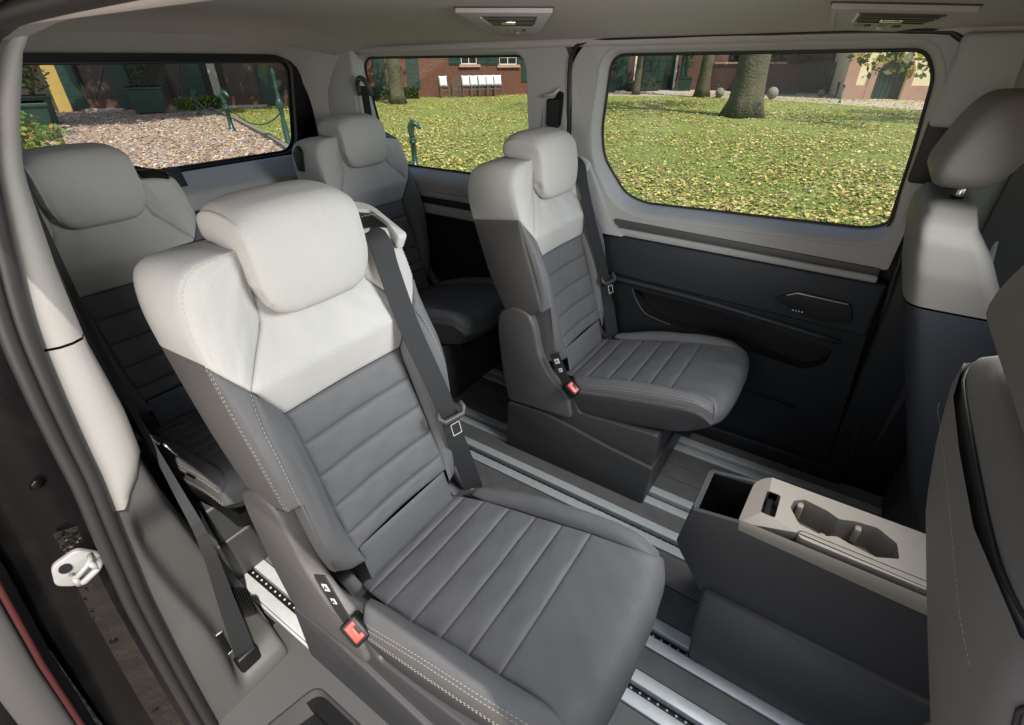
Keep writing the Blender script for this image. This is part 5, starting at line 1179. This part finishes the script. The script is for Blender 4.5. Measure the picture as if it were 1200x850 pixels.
# ---- right window: green house, gate, arched building
fg = Facade(ground(660, 107), ground(826, 105.5), 'green_shuttered_house', 'house with tall green shutters and a white framed glass door behind the lawn', 'house')
q1 = fg.rect(746, 790, 64, 102); q2 = fg.rect(716, 736, 64, 104)
fg.wall(m_brown, -8, fg.L+1.2, 6.5, [(q1[0], q1[1], .02, q1[3]+2)])
m_gglass = mat('green_glass', (.012, .035, .026, 1), .15)
f = fg.window(q1[0], q1[1], .02, q1[3]+2, m_gpaint, 5, 7, 'glass_door', m_gglass, .10)
for a in (q1[0]-.17, q1[1]+.02): fg.box('door_frame', m_wframe, a, a+.14, 0, q1[3]+2.1, .0, .06)
for (a, b) in ((706, 716), (720, 736), (798, 806)): q = fg.rect(a, b, 62, 104); fg.shutter(q[0], q[1], .1, q[3]+2)
fg.back(m_brown, -8, fg.L+1.2, 6.5); fg.roof(-8, fg.L+1.2, 6.5)
planter(700, 722, 108.5, 92, 'dark green tub at the left corner of the right window', True)
planter(793, 809, 107, 90, 'dark green tub right of the white framed glass door', True)
g0, g1 = ground(740, 108), ground(772, 107); hedge(g0, g1, height(g0, 97), .7, 'low dark hedge before the white framed glass door')
# garden wall and gate behind the big tree
fw2 = Facade(ground(824, 106), ground(996, 110.5), 'garden_wall', 'brown garden wall behind the broad tree trunk', 'wall')
gt = fw2.rect(933, 986, 74, 112); Hw = fw2.uz(915, 75)[1]
fw2.wall(m_brown, 0, fw2.L, Hw, [(gt[0], gt[1], .02, Hw-.06)], .4)
for k in range(6): 
    a, b = fw2.rect(836+14*k, 848+14*k, 80, 100)[:2]; 
    if b < gt[0]-.2: fw2.box('coping_stone', m_pink, a, b, Hw+.002, Hw+.10, -.45, .05)
gate = Facade(fw2.A+fw2.u*gt[0], fw2.A+fw2.u*gt[1], 'garden_gate', 'wide dark green wooden gate between the wall and the arched building', 'gate')
nb2 = 16
for k in range(nb2):
    a = gate.L*k/nb2; gate.box('board', m_gpaint, a+.01, a+gate.L/nb2-.01, .05, Hw+.12*math.sin(math.pi*(k+.5)/nb2), -.05-.004*(k % 2), 0)
for z_ in (.4, Hw*.8): gate.box('cross_rail', m_gpaint, 0, gate.L, z_, z_+.16, -.10, -.052)
q = gate.uz(960, 112); gate.box('handle', m_wframeb, gate.L/2-.03, gate.L/2+.03, 1.0, 1.2, 0, .04)
hedge(fw2.A-fw2.n*2.5, fw2.B-fw2.n*2.5+fw2.u*1.5, Hw+1.3, 1.2, 'tall dark hedge rising behind the brown garden wall', m_dkcrown, 3200, .30)
# low green board fence left of the gate and tub right
fl = Facade(ground(889, 111), ground(932, 112), 'low_fence', 'low bright green board fence left of the wide gate', 'fence'); zf = fl.uz(910, 100)[1]
for k in range(9): a = fl.L*k/9; fl.box('board', m_gpaint, a+.01, a+fl.L/9-.01, .05, zf, -.03, 0)
planter(978, 994, 114, 97, 'dark green tub at the left foot of the arched building', False)
for (px, pyb, r_px, lab) in ((842.5, 115, 5, 'grey stone ball by the path left of the broad trunk'), (903.5, 117, 6.2, 'larger grey stone ball by the path right of the broad trunk'), (961, 114, 3.8, 'small grey stone ball before the wide gate')):
    g = ground(px, pyb); r_ = W(0, r_px, g); b_ = empty('stone_ball', tuple(g), 0, lab, 'stone ball', 'stone balls along the path')
    mb = MB(); mb.lathe([(r_*.55*.9, 0), (r_*.5, .10*r_), (r_*.35, .18*r_)], 14); mb.build('plinth', m_kerb, b_, True)
    mb = MB(); mb.lathe([(r_*math.sin(t)+.001, .12*r_+r_-r_*math.cos(t)) for t in np.linspace(0, math.pi, 14)], 18); mb.build('ball', m_kerb, b_, True)
for (px, pyb, pyt, lab) in ((983.5, 121, 99, 'thin dark iron post at the lawn edge left of the arched building'), (839, 115, 99, 'thin dark iron post left of the stone ball by the broad trunk')):
    g = ground(px, pyb); h_ = height(g, pyt); p_ = empty('iron_post', tuple(g), 0, lab, 'post', 'thin iron posts at the lawn edge'); mb = MB(); mb.lathe([(.06, 0), (.06, .05), (.035, .08), (.03, h_-.1)], 10); mb.build('shaft', m_giron, p_, True); mb = MB(); mb.lathe([(.045, h_-.1), (.06, h_-.05), (.02, h_)], 10); mb.build('finial', m_giron, p_, True)
# arched building
fa = Facade(ground(986, 116.5), ground(1135, 119), 'arched_building', 'cream rendered outbuilding with sandstone base and arched dark green door', 'building')
ad = fa.rect(1026, 1061, 70, 119); sp = ad[2]; cxu = (ad[0]+ad[1])/2; hw_ = (ad[1]-ad[0])/2; za = ad[3]-hw_
arch_ = [(ad[0], .02), (ad[1], .02)]+[(cxu+hw_*math.cos(t), za+hw_*math.sin(t)) for t in np.linspace(0, math.pi, 16)]
plate('wall', [(0, 0), (fa.L+4, 0), (fa.L+4, 6.5), (0, 6.5)], [arch_], lambda a, b, d_: (a, -fa.sy*d_, b), .35, m_cream, fa.root)
ar2 = [(cxu+(hw_+.28)*math.cos(t), za+(hw_+.28)*math.sin(t)) for t in np.linspace(0, math.pi, 16)]; ar1 = [(cxu+(hw_+.005)*math.cos(t), za+(hw_+.005)*math.sin(t)) for t in np.linspace(0, math.pi, 16)]
for k in range(15):
    mb = MB(); q = [ar1[k], ar2[k], ar2[k+1], ar1[k+1]]; c_ = np.mean(q, 0); q = [tuple(c_+(np.array(t)-c_)*.96) for t in q]
    extrude_poly(mb, q, fa.sy*.002, fa.sy*.07); mb.build('arch_stone', m_pink, fa.root, fix=True)
zb = fa.uz(1010, 100)[1]
for (a, b) in ((0, ad[0]-.30), (ad[1]+.30, fa.L+4)):
    fa.box('sandstone_base', m_pink, a, b, 0, zb, .002, .06)
for (a, b) in ((ad[0]-.295, ad[0]-.005), (ad[1]+.005, ad[1]+.295)): fa.box('door_jamb', m_pink, a, b, 0, za, .002, .072)
fa.box('corner_stone', m_pink, -.10, .42, zb, 6.5, .002, .05)
dr = fa.box('arched_door', m_gpaint, ad[0]-.1, ad[1]+.1, .02, ad[3]+.1, -.30, -.24)
for k in range(6):
    a = ad[0]+(ad[1]-ad[0])*k/6; fa.box('board', m_gpaint, a+.012, a+(ad[1]-ad[0])/6-.012, .05, ad[3], -.239, -.215, dr)
fa.box('handle', m_wframeb, cxu-.03, cxu+.03, 1.0, 1.25, -.214, -.18, dr)
fa.back(m_cream, 0, fa.L+4, 6.5); fa.roof(0, fa.L+4, 6.5)
# dark trees behind the garden wall
for (px, dd_, lab, sd) in ((842, 48, 'dark bushy tree behind the brown building left of the broad trunk', 31), (948, 50, 'dark bushy tree above the wide gate', 32), (985, 46, 'dark bushy tree beside the arched building', 33)):
    P = CAM+ray(px, 100)*dd_; P[2] = GZ; tree(P, .22, 4.5, (0, 0, 3.9), (4.6, 4.6, 3.6), 4200, lab, m_dkcrown, sd, 1.3, .42, name='background_tree')
